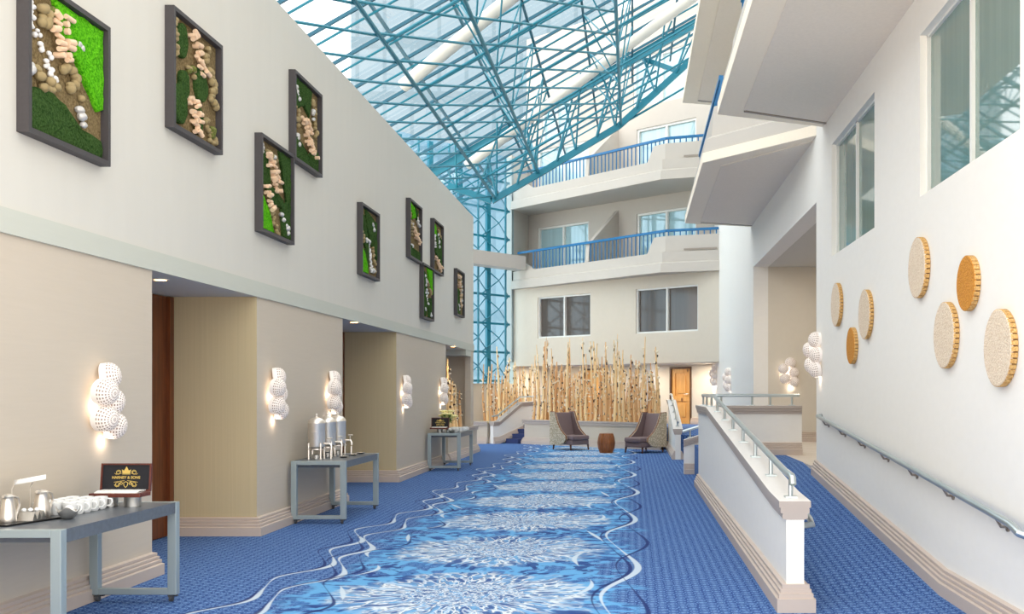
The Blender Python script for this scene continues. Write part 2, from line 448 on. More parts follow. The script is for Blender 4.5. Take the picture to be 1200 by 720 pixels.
# left wall
mb = MB()
cols = [(3, 8.89), (11.37, 14.74), (18.1, 22.9)]
for y0, y1 in cols:
    mb.box(NB-.05, WL, y0, y1, 0, ZS)
    for q in range(6):
        f = mb.f[-6+q]; c = sum((mb.v[i] for i in f), Vector())/4
        if abs(c.y-y0) < 1e-4: mb.m[-6+q] = 1
mb.box(NB-.25, NB, 3, 27, 0, ZS)
mb.box(NB, WL, 26.62, 26.86, .705, ZS); mb.box(-4.32, WL, 26.42, 26.62, .705, ZS)
mb.build('wall_left', [M['wall_lo'], M['olive']], kind='structure')
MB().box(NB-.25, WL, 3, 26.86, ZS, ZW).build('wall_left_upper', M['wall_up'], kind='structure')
MB().box(WL, WL+.02, 3, 26.86, ZS, ZT).build('trim_1', M['strip'], kind='structure')
MB().box(-5.1, WL+.012, 25.6, 26.4, 2.5, ZS-.002).build('trim_2', M['strip'], kind='structure')
BP = [(0,0),(.075,0),(.075,.095),(.055,.105),(.06,.112),(.06,.132),(.042,.138),(.046,.145),(.046,.163),(.028,.169),(.032,.176),(.032,.195),(0,.205)]
for i, (y0, y1) in enumerate(cols):
    p = [(NB, y1), (WL, y1), (WL, y0), (NB, y0)]
    MB().mold(p[::-1] if False else p[::-1], [(o, z) for o, z in BP]).build('baseboard_left', M['base'], kind='structure')
# niche doors
def slab_door(name, y0, y1):
    d = MB().box(NB, NB+.03, y0+.05, y1-.02, 0.01, ZS-.01).build(name, M['door_b'], kind='structure')
    fr = MB()
    for a in (y0+.05, (y0+y1)/2-.04, y1-.12): fr.box(NB+.03, NB+.07, a, a+.1, .01, ZS-.01)
    fr.build('door_frame', M['door_b'], d)
    hb = MB(); hb.tube([(NB+.07,(y0+y1)/2+.16,.9),(NB+.1,(y0+y1)/2+.16,.95),(NB+.1,(y0+y1)/2+.16,1.25),(NB+.07,(y0+y1)/2+.16,1.3)], .012)
    hb.tube([(NB+.04,(y0+y1)/2+.1,.16),(NB+.04,(y0+y1)/2+.1,.3)], .012)
    hb.build('door_handle', M['chrome'], d)
slab_door('door_1', 8.89, 11.37); slab_door('door_2', 14.74, 18.1)
# niche downlights
for (px, dd, lb) in ((188, 9.6, 'nearest niche, by the brown door'), (415, 15.5, 'middle niche, above the second table'), (531, 23.9, 'far niche holding branch poles')):
    X = tz(px)*dd
    t = thing('downlight', 'small warm recessed ceiling light in the soffit of the '+lb, 'ceiling light', (X, dd, ZS))
    MB().lathe([(.085,-.006),(.085,.0),(.055,.0),(.055,-.006)], (X, dd, ZS), 18).build('trim_ring', M['white'], t)
    MB().lathe([(.054,-.008),(.054,-.002)], (X, dd, ZS), 18).build('lens', M['lampw'], t)
    L = bpy.data.lights.new('bulb', 'SPOT'); L.energy = 26; L.color = (1,.72,.42); L.spot_size = 2.2; L.spot_blend = .8; L.shadow_soft_size = .06
    lo = bpy.data.objects.new('bulb', L); COL.objects.link(lo); lo.parent = t; lo.location = (0,0,-.03)

# right wall
mb = MB()
WIN = [(6.55, 8.83, 3.28, 4.67), (10.49, 12.74, 3.28, 4.67)]
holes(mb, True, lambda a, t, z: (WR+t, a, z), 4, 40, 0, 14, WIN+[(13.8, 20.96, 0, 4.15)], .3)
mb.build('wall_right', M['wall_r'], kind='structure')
for i, (y0, y1, z0, z1) in enumerate(WIN):
    g = MB().box(WR+.09, WR+.11, y0, y1, z0, z1).build('window_%d' % (i+1), M['pane_r'], kind='structure')
    fr = MB(); h = .022
    for a, b in ((y0, y0+h), (y1-h, y1), ((y0+y1)/2-.02, (y0+y1)/2+.02)): fr.box(WR+.06, WR+.09, a, b, z0, z1)
    for a, b in ((z0, z0+h), (z1-h, z1)): fr.box(WR+.06, WR+.09, y0, y1, a, b)
    fr.build('window_frame', M['frame_w'], g)
    MB().box(WR+.16, WR+.28, y0-.1, y1+.1, z0-.1, z1+.1).build('window_blind', M['pane_d'], g)
# recess off the ramp landing
MB().box(WR+.3, 6.5, 20.96, 21.2, 0, 4.4).build('wall_recess_back', M['wall_b'], kind='structure')
MB().box(6.3, 6.5, 13.5, 20.96, 0, 4.4).build('wall_recess_side', M['wall_b'], kind='structure')
MB().box(WR+.3, 6.5, 13.55, 13.8, 0, 4.4).build('wall_recess_front', M['wall_b'], kind='structure')
MB().box(WR+.3, 6.5, 13.8, 20.96, 4.15, 4.4).build('ceiling_recess', M['wall_up'], kind='structure')
# ramp and raised floors
def rz(y): return 0 if y < 8.05 else (PL if y > 14.9 else (y-8.05)*PL/6.85)
mb = MB()
for y0, y1 in ((8.05, 14.9), (14.9, 16.75)):
    mb.prism([(1.2,y0),(WR,y0),(WR,y1),(1.2,y1)], 0.0, lambda x, y: rz(y)+.001)
mb.prism([(1.2,16.75),(WR,16.75),(WR,19.75),(1.2,19.75)], 0, PL)
mb.prism([(2.1,19.75),(WR,19.75),(WR,24.1),(2.1,24.1)], 0, PL)
mb.build('floor_ramp', M['carpet2'], kind='structure')
MB().box(WR, 6.3, 13.8, 20.96, 0, PL).build('floor_recess', M['plank'], kind='structure')
MB().prism([F(-1.0,1.05), F(5.25,1.05), (1.32,28.4), (1.14,27.9), (1.14,24.1), (WR,24.1), (WR,36), (-1,38), F(-2.6,2.2), F(-2.6,1.9), F(-1.0,1.9)], 0, PL).build('floor_platform', M['carpet2'], kind='structure')
# right baseboard following the ramp, and recess baseboards
ys = [4, 8.05, 14.0-.2]
MB().mold([(WR,y) for y in ys][::-1], BP, zs=[rz(y) for y in ys][::-1]).build('baseboard_right', M['base'], kind='structure')
MB().mold([(WR,20.96),(6.3,20.96)], BP, zs=[PL]*2).build('baseboard_recess', M['base'], kind='structure')
MB().mold([(WR,29.6),(WR,20.96)], BP, zs=[PL]*2).build('baseboard_right_far', M['base'], kind='structure')

# ------------------------------------------------------------------ half walls
CAPP = [(-.115,0),(.115,0),(.115,-.045),(.10,-.05),(.105,-.055),(.105,-.085),(.088,-.09),(.092,-.095),(.092,-.125),(.065,-.135),(-.065,-.135),(-.092,-.125),(-.092,-.095),(-.088,-.09),(-.105,-.085),(-.105,-.055),(-.10,-.05),(-.115,-.045)]
def half_wall(name, label, path, caps, bases, th=.13, base=True, group=None):
    t = thing(name, label, 'half wall', (path[0][0], path[0][1], 0), group=group)
    h = th/2
    MB().mold(path, [(-h,0),(h,0),(h,1),(-h,1)]).build('body', M['wall_lo'] if 'planter' in name else M['wall_r'], t)
    o = t.children[0]; me = o.data; n = len(path)
    for i in range(n):
        for j, top in ((0,0),(1,0),(2,1),(3,1)):
            me.vertices[i*4+j].co.z = (caps[i]-.134) if top else bases[i]-.02
    MB().mold(path, CAPP, zs=caps).build('cap', [M['cap'], M['cap_top']], t)
    c = t.children[-1]
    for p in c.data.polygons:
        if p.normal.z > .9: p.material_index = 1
    if base:
        P2 = [(h+o_, z) for o_, z in BP]; P3 = [(-h-o_, z) for o_, z in BP]
        MB().mold(path, P2, zs=bases).mold(path, P3, zs=bases).build('base_moulding', M['base'], t)
    return t
XW = 1.185
ends = [7.45, 8.0, 14.9, 17.35]
hw = half_wall('half_wall', 'long white half wall with taupe cap sloping down beside the ramp', [(XW,y) for y in ends], [.80,.82,1.37,1.37], [0,0,0,0])
MB().box(XW-.14, XW+.14, 7.385, 7.45, 0, .1).box(XW-.125, XW+.125, 7.40, 7.45, .1, .135).box(XW-.112, XW+.112, 7.412, 7.45, .135, .165).box(XW-.1, XW+.1, 7.42, 7.45, .165, .2).build('end_moulding', M['base'], hw)
hw2 = half_wall('half_wall', 'short white half wall with capped rail closing the top of the ramp', [(XW+.07,16.68),(2.75,16.68)], [1.37,1.37], [PL,PL])
hw3 = half_wall('half_wall', 'small low white wall end past the far end of the long half wall', [(1.0,19.9),(2.3,19.9)], [.66,.66+.4], [0,0])
hw4 = half_wall('half_wall', 'sloping white half wall leading up to the pine door by the chairs', [(1.07,24.0),(1.07,27.9),(1.07,28.8)], [.72,1.37,1.37], [0,.0,.0])
# handrails on the caps
def rail(name, label, pts, posts, ph=.0, r=.027, plate=True):
    t = thing(name, label, 'handrail', pts[0])
    MB().tube(pts, r, 10).build('rail', M['metal'], t, smooth=True)
    for p, z0 in posts:
        m = MB(); m.tube([(p[0],p[1],z0),(p[0],p[1],p[2])], .017, 8)
        if plate: m.box(p[0]-.045, p[0]+.045, p[1]-.05, p[1]+.05, z0-.002, z0+.012)
        m.build('post', M['metal'], t, smooth=True)
    return t
t = thing('handrail', 'lower metal handrail on the ramp side of the long half wall', 'handrail', (XW+.16,7.6,.62))
MB().tube([(XW+.07,7.62,.60),(XW+.15,7.56,.62),(XW+.15,7.7,.64),(XW+.15,14.6,1.19),(XW+.07,14.7,1.19)], .024, 10).build('rail', M['metal'], t, smooth=True)
def capz(y):
    for (a, za), (b, zb) in zip(((7.45,.80),(8.0,.82),(14.9,1.37)), ((8.0,.82),(14.9,1.37),(17.35,1.37))):
        if a <= y <= b: return za+(zb-za)*(y-a)/(b-a)
RH = .165
rail('handrail', 'brushed metal handrail on posts along the sloping long half wall', [(XW,7.56,capz(7.6)+RH-.06),(XW,7.58,capz(7.6)+RH-.01)]+[(XW,y,capz(y)+RH) for y in (7.63,8.0,14.9,17.2)],
     [((XW,y,capz(y)+RH), capz(y)) for y in (7.66,8.75,9.85,10.95,12.05,13.15,14.25,15.3,16.3,17.1)])
rail('handrail', 'level metal handrail on the short half wall at the ramp top', [(XW+.1,16.68,1.37+RH),(2.72,16.68,1.37+RH)], [((x,16.68,1.37+RH), 1.37) for x in (1.45,1.95,2.25,2.6)])
rail('handrail', 'short metal rail on the small low wall end', [(.98,19.9,.82),(1.5,19.9,.98)], [((1.12,19.9,.86), .70), ((1.4,19.9,.95), .78)])
rail('handrail', 'sloping metal handrail on the half wall before the pine door', [(1.07,24.05,.87),(1.07,27.9,1.52),(1.07,28.7,1.52)], [((1.07,y,.87+(y-24.05)*.65/3.85), .73+(y-24.05)*.65/3.85) for y in (24.3,25.2,26.1,27.0,27.8)])
t = thing('handrail', 'pale metal handrail on brackets along the white right wall', 'handrail', (WR-.08, 13.3, 1.28))
pr = [(WR-.02,13.36,1.283),(WR-.08,13.27,1.28),(WR-.08,6.9,.79),(WR-.08,6.5,.755),(WR-.08,6.36,.72),(WR-.03,6.33,.70)]
MB().tube(pr, .026, 10).build('rail', M['metal'], t, smooth=True)
for y in (12.9,11.9,10.9,9.9,8.9,7.9,6.75):
    z = 1.28-(13.27-y)*(.49/6.37)
    MB().tube([(WR-.001,y,z-.075),(WR-.05,y,z-.07),(WR-.08,y,z-.02)], .011, 6).lathe([(.03,0),(.03,.012)], (WR,y,z-.075), 10, Matrix.Rotation(-PI/2,3,'Y')).build('bracket', M['bracket'], t, smooth=True)

# ------------------------------------------------------------------ stairs
st = MB()
for k in range(4): st.box(1.2+.24*k, 2.09, 20.06, 23.8, PL*k/4, PL*(k+1)/4)
tag(st.build('stairs', M['stepc']), 'blue carpeted steps behind the far end of the long half wall', 'stairs')
st = MB()
for k in range(4): st.prism([F(-.66,-.17+.26*k), F(-.1,-.17+.26*k), F(-.1,1.04), F(-.66,1.04)], PL*k/4, PL*(k+1)/4)
tag(st.build('stairs', M['stepc']), 'navy carpeted steps at the left end of the main planter', 'stairs')
hb = half_wall('half_wall', 'sloping cream balustrade wall on the left side of the navy steps', [F(-.77,-.64), F(-.77,-.4), F(-.77,.55), F(-.77,1.6)], [.68,.68,1.26,1.30], [0,.0,.3,.57])
rail('handrail', 'slim sloping handrail above the navy steps beside the left planter', [F(-.77,-.62,.84),F(-.77,-.4,.86),F(-.77,.55,1.42),F(-.77,1.5,1.46)], [(F(-.77,a,.86+.6*(a+.4)), .67+.61*(a+.4)) for a in (-.35,.05,.45)]+[(F(-.77,1.4,1.45),1.29)])

# ------------------------------------------------------------------ planters
def planter(name, label, front, loop, h, base=True):
    t = thing(name, label, 'planter', (front[0][0], front[0][1], 0))
    MB().prism(loop, 0, h-.06).build('body', M['wall_lo'], t)
    MB().mold(front, [(-.15,h),(.05,h),(.05,h-.04),(.035,h-.05),(.035,h-.12),(-.15,h-.12)]).build('cap', M['cap'], t)
    MB().mold(front, BP).build('base_moulding', M['base'], t)
    g = MB(); g.prism(loop, h-.06, h-.03); g.build('gravel', M['soil'], t)
    return t
planter('planter', 'long cream planter wall behind the two armchairs', [F(0,1.0), F(0,0), F(5.36,0)], [F(0,0),F(5.4,0),F(4.6,1.02),F(0,1.02)], .74)
planter('planter', 'cream corner planter left of the navy steps below the glazed wall', [(-5.7,31.3),(-4.44,31.3)], [(-5.3,31.3),(-4.44,31.3),F(-.97,-.45),F(-.97,1.85),F(-2.4,1.85),F(-2.4,.3)], .68)
planter('planter', 'low cream planter wall filling the far niche', [(WL+.04,22.95),(WL+.04,27.2),(-5.1,27.2)], [(-5.1,22.95),(WL+.04,22.95),(WL+.04,27.2),(-5.1,27.2)], .70)

# ------------------------------------------------------------------ far facade
def FP(a, t, z, t0): p = F(a, t0+t); return (p[0], p[1], z)
T0, TR, TU = 2.16, 4.06, 3.4
SE = 5.75
wins = []
for a, b in ((630, 692), (745, 818)): wins.append((s_at(a, T0), s_at(b, T0), 3.36, 4.72))
mb = MB(); holes(mb, True, lambda a, t, z: FP(a, t, z, T0), -2.75, SE, 2.45, 5.1, wins, .3); mb.build('wall_back', M['wall_b'], kind='structure')
def fwin(n, s0, s1, z0, z1, t, m, th=.05, extra=()):
    g = MB().prism([F(s0,t+.12),F(s1,t+.12),F(s1,t+.14),F(s0,t+.14)], z0, z1).build('window_%d' % n, m, kind='structure')
    fr = MB(); h = th
    for a, b in [(s0,s0+h),(s1-h,s1),((s0+s1)/2-h*.6,(s0+s1)/2+h*.6)]: fr.prism([F(a,t+.04),F(b,t+.04),F(b,t+.12),F(a,t+.12)], z0, z1)
    for a, b in ((z0,z0+h),(z1-h,z1)): fr.prism([F(s0+h,t+.045),F(s1-h,t+.045),F(s1-h,t+.115),F(s0+h,t+.115)], a, b)
    fr.build('window_frame', M['frame_w'], g)
for i, r in enumerate(wins): fwin(3+i, *r, T0, M['pane_d'])
MB().prism([F(-2.75,T0+.3),F(6.6,T0+.3),F(6.6,TR),F(-2.75,TR)], 2.45, 2.6).build('ceiling_overhang', M['wall_b'], kind='structure')
# recessed ground wall with doors
DO = [(s_at(785,TR), s_at(810.5,TR), PL, 2.38), (s_at(684,TR), s_at(710,TR), PL, 2.38)]
mb = MB(); holes(mb, True, lambda a, t, z: FP(a, t, z, TR), -2.75, 7.2, PL, 2.45, DO, .2); mb.build('wall_back_recess', M['wall_b'], kind='structure')
MB().prism([F(-2.75,T0),F(-2.75,TR),F(-2.95,TR),F(-2.95,T0)], 0, 2.6).build('wall_back_side', M['wall_b'], kind='structure')
MB().mold([F(-2.7,TR),F(DO[1][0],TR)], BP, zs=[PL,PL]).mold([F(DO[0][1],TR),F(7.0,TR)], BP, zs=[PL,PL]).mold([F(DO[1][1],TR),F(DO[0][0],TR)], BP, zs=[PL,PL]).build('baseboard_back', M['base'], kind='structure')
def BX(mb, s0, s1, t0, t1, z0, z1, mi=0): return mb.prism([F(s0,t0),F(s1,t0),F(s1,t1),F(s0,t1)], z0, z1, mi)
for i, (s0, s1, z0, z1) in enumerate(DO):
    d = BX(MB(), s0+.06, s1-.06, TR+.06, TR+.1, z0, z1-.06).build('door_%d' % (3+i), M['door_p'], kind='structure')
    j = MB(); BX(j, s0, s0+.06, TR-.02, TR+.12, z0, z1); BX(j, s1-.06, s1, TR-.02, TR+.12, z0, z1); BX(j, s0+.06, s1-.06, TR-.02, TR+.12, z1-.06, z1); j.build('door_frame', M['jamb'], d)
    p = MB(); w_ = s1-s0-.12; zz = [z0+.0, z0+.16, z0+.72, z0+.9, z1-.2, z1-.06]
    BX(p, s0+.06, s0+.19, TR+.03, TR+.06, z0, z1-.06); BX(p, s1-.19, s1-.06, TR+.03, TR+.06, z0, z1-.06)
    for a, b in ((zz[0],zz[1]),(zz[2],zz[3]),(zz[4],zz[5])): BX(p, s0+.19, s1-.19, TR+.031, TR+.059, a, b)
    BX(p, s0+.28, s1-.28, TR+.04, TR+.06, z0+.22, z0+.66); BX(p, s0+.28, s1-.28, TR+.04, TR+.06, z0+.97, z1-.27)
    p.build('door_panel', M['door_p'], d)
    MB().tube([F(s1-.13,TR+.03,z0+.95),F(s1-.13,TR-.03,z0+.95),F(s1-.26,TR-.03,z0+.95)], .012).build('door_handle', M['chrome_d'], d)
sc_ = s_at(762.5, T0+.5)
BX(MB(), sc_-.09, sc_+.09, T0+.42, T0+.6, PL, 2.45).build('column', M['white'], kind='structure')
# upper storeys, set back behind the balconies
UW = []
for L in (5.05, 7.75): UW += [(s_at(630,TU), s_at(690,TU), L+.1, L+2.25), (s_at(746,TU), s_at(816,TU), L+.1, L+2.25)]
UW += [(s_at(742,TU), s_at(808,TU), 10.7, 12.3), (s_at(635,TU), s_at(668,TU), 10.2, 11.6)]
mb = MB(); holes(mb, True, lambda a, t, z: FP(a, t, z, TU), -3.4, 6.9, 5.0, 14, UW, .25); mb.build('wall_back_upper', M['concrete'], kind='structure')
for i, r in enumerate(UW): fwin(5+i, *r, TU, M['pane_l'], .07)
MB().prism([F(-2.75,T0-.1),F(-3.4,TU+.2),F(-3.6,TU+.2),F(-3.0,T0-.1)], 2.6, 9.6).build('wall_back_end', M['concrete'], kind='structure')
FR = [F(-2.75,2.0), F(4.2,1.4), F(5.95,2.12)]
sF = s_at(689, 2.0)
def ft(s): return 2.0-(s+2.75)*.6/6.95
for L, nm in ((5.05, 'lower'), (7.75, 'upper')):
    b = thing('balcony', '%s pale balcony with blue railing on the far facade' % ('lowest' if nm == 'lower' else 'second'), 'balcony', (FR[0][0], FR[0][1], L))
    MB().prism([F(-2.75,2.05),F(4.2,1.45),F(5.95,2.2),F(6.3,TU),F(-3.38,TU)], L+.03, L+.2).build('slab', M['concrete'], b)
    MB().mold([FR[0],FR[1],FR[2]], [(0,.0),(-.03,.27),(-.11,.31),(-.11,.60),(-.3,.60),(-.3,0)], zs=[L]*3).build('fascia', M['concrete'], b)
    zt = L+.60
    # solid pieces of parapet
    pr_ = MB(); pr_.prism([F(-2.7,ft(-2.7)+.22),F(-1.75,ft(-1.75)+.22),F(-1.75,ft(-1.75)+.36),F(-2.7,ft(-2.7)+.36)], zt, lambda x, y: zt+.46 if x < F(-2.2,2)[0] else zt+.02)
    pr_.build('parapet', M['concrete'], b)
    pr_ = MB(); q = [F(3.75,ft(3.75)+.22),F(4.2,1.4+.22),F(5.95,2.12+.2)]
    pr_.mold(q, [(0,0),(0,.48),(-.14,.48),(-.14,0)], zs=[zt]*3); pr_.add([F(3.75,ft(3.75)+.22,zt),F(3.75,ft(3.75)+.36,zt),F(3.45,ft(3.45)+.36,zt),F(3.45,ft(3.45)+.22,zt),F(3.75,ft(3.75)+.22,zt+.48),F(3.75,ft(3.75)+.36,zt+.48)],[(0,3,4),(1,5,2),(2,5,4,3),(0,1,2,3)])
    pr_.build('parapet', M['concrete'], b)
    MB().prism([F(4.75,1.55+.25),F(5.65,1.92+.25),F(5.65,1.92+.24),F(4.75,1.55+.24)], zt+.04, zt+.09).build('drain_slot', M['bracket'], b)
    fin = MB(); t0 = ft(sF)+.2
    fin.add([F(sF-.07,t0,L+.2),F(sF-.07,TU,L+.2),F(sF-.07,TU,L+2.45),F(sF-.07,t0+.1,L+1.2),F(sF+.07,t0,L+.2),F(sF+.07,TU,L+.2),F(sF+.07,TU,L+2.45),F(sF+.07,t0+.1,L+1.2)],
            [(0,1,2,3),(4,7,6,5),(0,3,7,4),(3,2,6,7),(0,4,5,1),(1,5,6,2)])
    fin.build('divider_fin', M['concrete'], b)
    rl = MB(); pts = [F(-2.65,ft(-2.65)+.28,L+1.24), F(4.2,1.4+.28,L+1.24), F(5.95,2.12+.26,L+1.24)]
    rl.bar(pts[0], pts[1], .07, .07).bar(pts[1], pts[2], .07, .07)
    rr = rl.build('railing', M['blue'], b)
    n = 0; s = -1.85; bm0 = None
    while s < 5.8:
        t_ = (ft(s) if s < 4.2 else 1.4+(s-4.2)*.72/1.75)+.28
        z0 = zt-.0 if s < 3.6 else zt+.47
        if abs(s-sF) > .1:
            MB().bar(F(s,t_,z0), F(s,t_,L+1.22), .035, .035).build('baluster', M['blue'], rr)
        s += .165

# glazed wall at the far left
GS = -2.75
pn = MB()
for k in range(-7, 1): pn.prism([F(GS,.95+1.2*k),F(GS,.95+1.2*(k+1)),F(GS-.03,.95+1.2*(k+1)),F(GS-.03,.95+1.2*k)], 1.86, 9.5)
pn.build('window_20', M['glass_wall'], kind='structure')
MB().prism([F(GS,-7.5),F(GS,2.2),F(GS-.2,2.2),F(GS-.2,-7.5)], 0, 1.86).build('wall_far_left', M['wall_b'], kind='structure')
bt = MB().prism([F(GS+.25,-8),F(GS+.25,2.0),F(GS+.75,2.0),F(GS+.75,-8)], 5.65, 6.1).build('beam', M['concrete'], kind='structure')
gt = thing('glazing_frame', 'teal steel lattice frame standing before the tall glazed wall', 'steel frame', F(GS+.1,0,1.86))
for k in range(-5, 1):
    t_ = .95+1.2*k
    MB().bar(F(GS+.05,t_,1.86), F(GS+.05,t_,9.4), .16, .10, up=(ex,ey,0)).build('mullion', M['teal'], gt)
    MB().tube([F(GS+.24,t_+.6,1.86), F(GS+.24,t_+.6,9.4)], .035, 6).build('chord', M['teal'], gt)
for j in range(8):
    z = 1.95+.95*j
    MB().bar(F(GS+.06,-6,z), F(GS+.06,1.9,z), .05, .07).build('transom', M['teal'], gt)
    for k in range(-2, 1):
        t_ = .95+1.2*k-.3*(k == 0)
        if j < 7:
            MB().tube([F(GS+.06,t_,z), F(GS+.24,t_+.6,z+.47), F(GS+.06,t_+1.2,z)], .022, 5).build('diagonal', M['teal'], gt)
            MB().tube([F(GS+.06,t_,z+.95), F(GS+.24,t_+.6,z+.47), F(GS+.06,t_+1.2,z+.95)], .022, 5).build('diagonal', M['teal'], gt)

# ------------------------------------------------------------------ balconies on the right
def sawtooth(label, poly, L, top=.87, rails=((0,1),)):
    b = thing('balcony', label, 'balcony', (poly[0][0], poly[0][1], L))
    MB().prism(poly, L+.004, L+.15).build('slab', M['soffit'], b)
    cx = sum(p[0] for p in poly)/len(poly); cy = sum(p[1] for p in poly)/len(poly)
    MB().prism([(p[0]+(.3 if p[0] < 1.8 else 0), cy+(p[1]-cy)*.93) for p in poly], L-.012, L+.02).build('soffit_panel', M['soffit_panel'], b)
    fe = max(poly, key=lambda p: p[1] if p[0] < 1.8 else -99); fw = max(poly, key=lambda p: p[1] if p[0] > 1.8 else -99)
    fe = (fe[0]+.32, cy+(fe[1]-cy)*.93+.02, L-.008); fw = (fw[0], cy+(fw[1]-cy)*.93+.02, L-.008)
    MB().bar(fe, fw, .05, .03).build('dark_edge_bar', M['bracket'], b)  # thin dark bar drawn as the line along the panel's far edge
    fa = MB().mold(poly, [(0,0),(.05,.36),(.14,.41),(.18,top),(.36,top),(.36,.0)], zs=[L]*len(poly)).build('fascia', [M['concrete'], M['soffit']], b)
    for p in fa.data.polygons:
        if p.normal.z < -.9: p.material_index = 1
    rr = MB()
    P = [Vector((p[0],p[1],0)) for p in poly]
    def inn(i):
        p = poly[i]; return Vector((p[0]+.3, p[1]+(.2 if p[1] < cy else -.2), L+1.35))
    pts = [inn(i) for i in range(len(poly)) if poly[i][0] < 1.9]
    for a, c in zip(pts, pts[1:]): rr.bar(a, c, .07, .07)
    ro = rr.build('railing', M['blue'], b)
    for a, c in zip(pts, pts[1:]):
        n = max(1, int((c-a).length/.16))
        for k in range(n+1):
            p = a.lerp(c, k/n); MB().bar((p.x,p.y,L+top-.01), (p.x,p.y,L+1.33), .035, .035).build('baluster', M['blue'], ro)
    return b
sawtooth('near pale balcony slab jutting from the right wall above the first window', [(WR,13.35),(1.06,12.74),(1.06,6.5),(WR,6.0)][::-1], 5.05)
sawtooth('middle pale balcony on the right wall above the recess opening', [(WR,21.45),(1.08,21.0),(1.06,15.45),(WR,13.8)][::-1], 5.05)
sawtooth('upper grey balcony on the right wall, one storey above the middle one', [(WR,22.2),(1.07,21.8),(1.07,15.6),(WR,14.4)][::-1], 7.75)

# ------------------------------------------------------------------ skylight
def zg(x): return 10.46+.572*x
def zl(x): return 8.78+.585*x
Y0, Y1 = 4.0, 32.6
XA, XB = -8.6, WR
mb = MB()
mb.add([(XA,2,zg(XA)+.06),(XB,2,zg(XB)+.06),(XB,31.0,zg(XB)+.06),(.77,31.4,zg(.77)+.06),(-4.1,35.2,zg(-4.1)+.06),(XA,35.2,zg(XA)+.06)], [(0,1,2,3,4,5)])
mb.build('ceiling_glass', M['glass_roof'], kind='structure')
rf = thing('roof_frame', 'teal steel space frame under the sloping glass roof', 'roof frame', (0, 15, zg(0)))
y = 15.35-1.42*9
while y < 31:
    xb = XB-.02 if y < 28.5 else .7
    MB().bar((XA,y,zg(XA)), (xb,y,zg(xb)), .05, .055, up=(0,0,1)).build('rafter', M['teal_d'], rf)
    MB().tube([(XA,y+.14,zg(XA)-.16), (xb,y+.14,zg(xb)-.16)], .022, 6).build('rafter_tube', M['teal'], rf)
    y += 1.42
UX = [-5.34,-4.27,-3.2,-2.13,-1.06,0.0,1.07,2.0]
for x in UX:
    yb = 31 if x > -1 else 33
    MB().bar((x,2,zg(x)-.1), (x,yb if x < 0 else 29,zg(x)-.1), .05, .05).build('purlin', M['teal_d'], rf)
LXs = [-4.62,-3.6,-2.46,-1.38,-.3,.78,1.7]
for x in LXs:
    if x in (-1.38, .78): continue
    MB().tube([(x,2,zl(x)), (x,26.86,zl(x))], .036, 8).build('chord', M['teal'], rf, smooth=True)
# diagonals of the lower layer
yy = 8.5
while yy < 26.5:
    for a, b in ((-4.62,-3.6), (-3.6,-2.46), (-2.46,-.3)):
        k = 2.5 if b < -1 else 4.4
        if yy+k < 27.0: MB().tube([(a,yy,zl(a)), (b,yy+k,zl(b))], .022, 6).build('diagonal', M['teal'], rf)
    yy += 1.2
# bracing rising frontally between lower chords
yy = 12.5
while yy < 27:
    for a, b in ((-3.6,-.3), (-.3,1.7)):
        MB().tube([(a,yy,zl(a)), (b,yy,zl(b))], .028, 6).build('strut', M['teal'], rf)
    yy += 2.4
# web members between the layers
yy = 13.7
while yy < 27:
    for x in (-2.46, -.3):
        for dx in (-.74 if x < -1 else -.76, .33 if x < -1 else .3):
            for dy in (-1.2, 1.2):
                u = x+dx
                MB().tube([(x,yy,zl(x)), (u,yy+dy,zg(u)-.1)], .017, 5).build('web', M['teal'], rf)
    yy += 2.4
# end truss
YE = 26.86
lo_pts = [(-4.83,YE,7.0),(-3.69,YE,6.6),(-2.5,YE,7.28),(-.36,YE,8.56),(1.5,YE,10.25)]
for a, b in zip(lo_pts, lo_pts[1:]): MB().bar(a, b, .10, .16).build('end_beam', M['teal'], rf)
MB().bar((-5.4,YE,zg(-5.4)-.15), (1.9,YE,zg(1.9)-.15), .12, .22).build('end_beam', M['teal'], rf)
for i in range(12):
    x = -4.6+.52*i
    for j in range(len(lo_pts)-1):
        if lo_pts[j][0] <= x <= lo_pts[j+1][0]:
            zz_ = lo_pts[j][2]+(lo_pts[j+1][2]-lo_pts[j][2])*(x-lo_pts[j][0])/(lo_pts[j+1][0]-lo_pts[j][0])
    u = x+(.4 if i % 2 else -.3)
    MB().tube([(x,YE,zz_), (u,YE+.3,zg(u)-.2)], .03, 6).build('web', M['teal'], rf)
    MB().tube([(x,YE,zz_), (u+.5,YE-1.4,zg(u+.5)-.2)], .024, 5).build('web', M['teal'], rf)
MB().bar((-2.5,YE,7.28), (-2.9,YE+2.2,8.6), .12, .12).build('web', M['teal'], rf)
MB().bar((1.2,YE,10.0), (.3,YE+.4,10.45), .12, .12).build('web', M['teal'], rf)
# white tubes
def zt_(x): return zg(x)-.5
for x0, y0, x1, lb in ((-4.39,19.6,2.3,'off-white round steel tube crossing the middle of the glass roof'), (-4.3,26.7,2.3,'off-white round steel tube crossing the far end of the glass roof')):
    y1 = y0-.51*(x1-x0)
    tag(MB().tube([(x0,y0,zt_(x0)), (x1,y1,zt_(x1))], .125, 14).build('steel_tube', M['tubew'], smooth=True), lb, 'steel tube')
# neighbouring tower outside
tw = MB().box(-16.5, -1, 60, 75, 0, 48).build('office_tower', M['tower'])
tag(tw, 'pale blue-grey tower block seen through the glass roof', 'building')

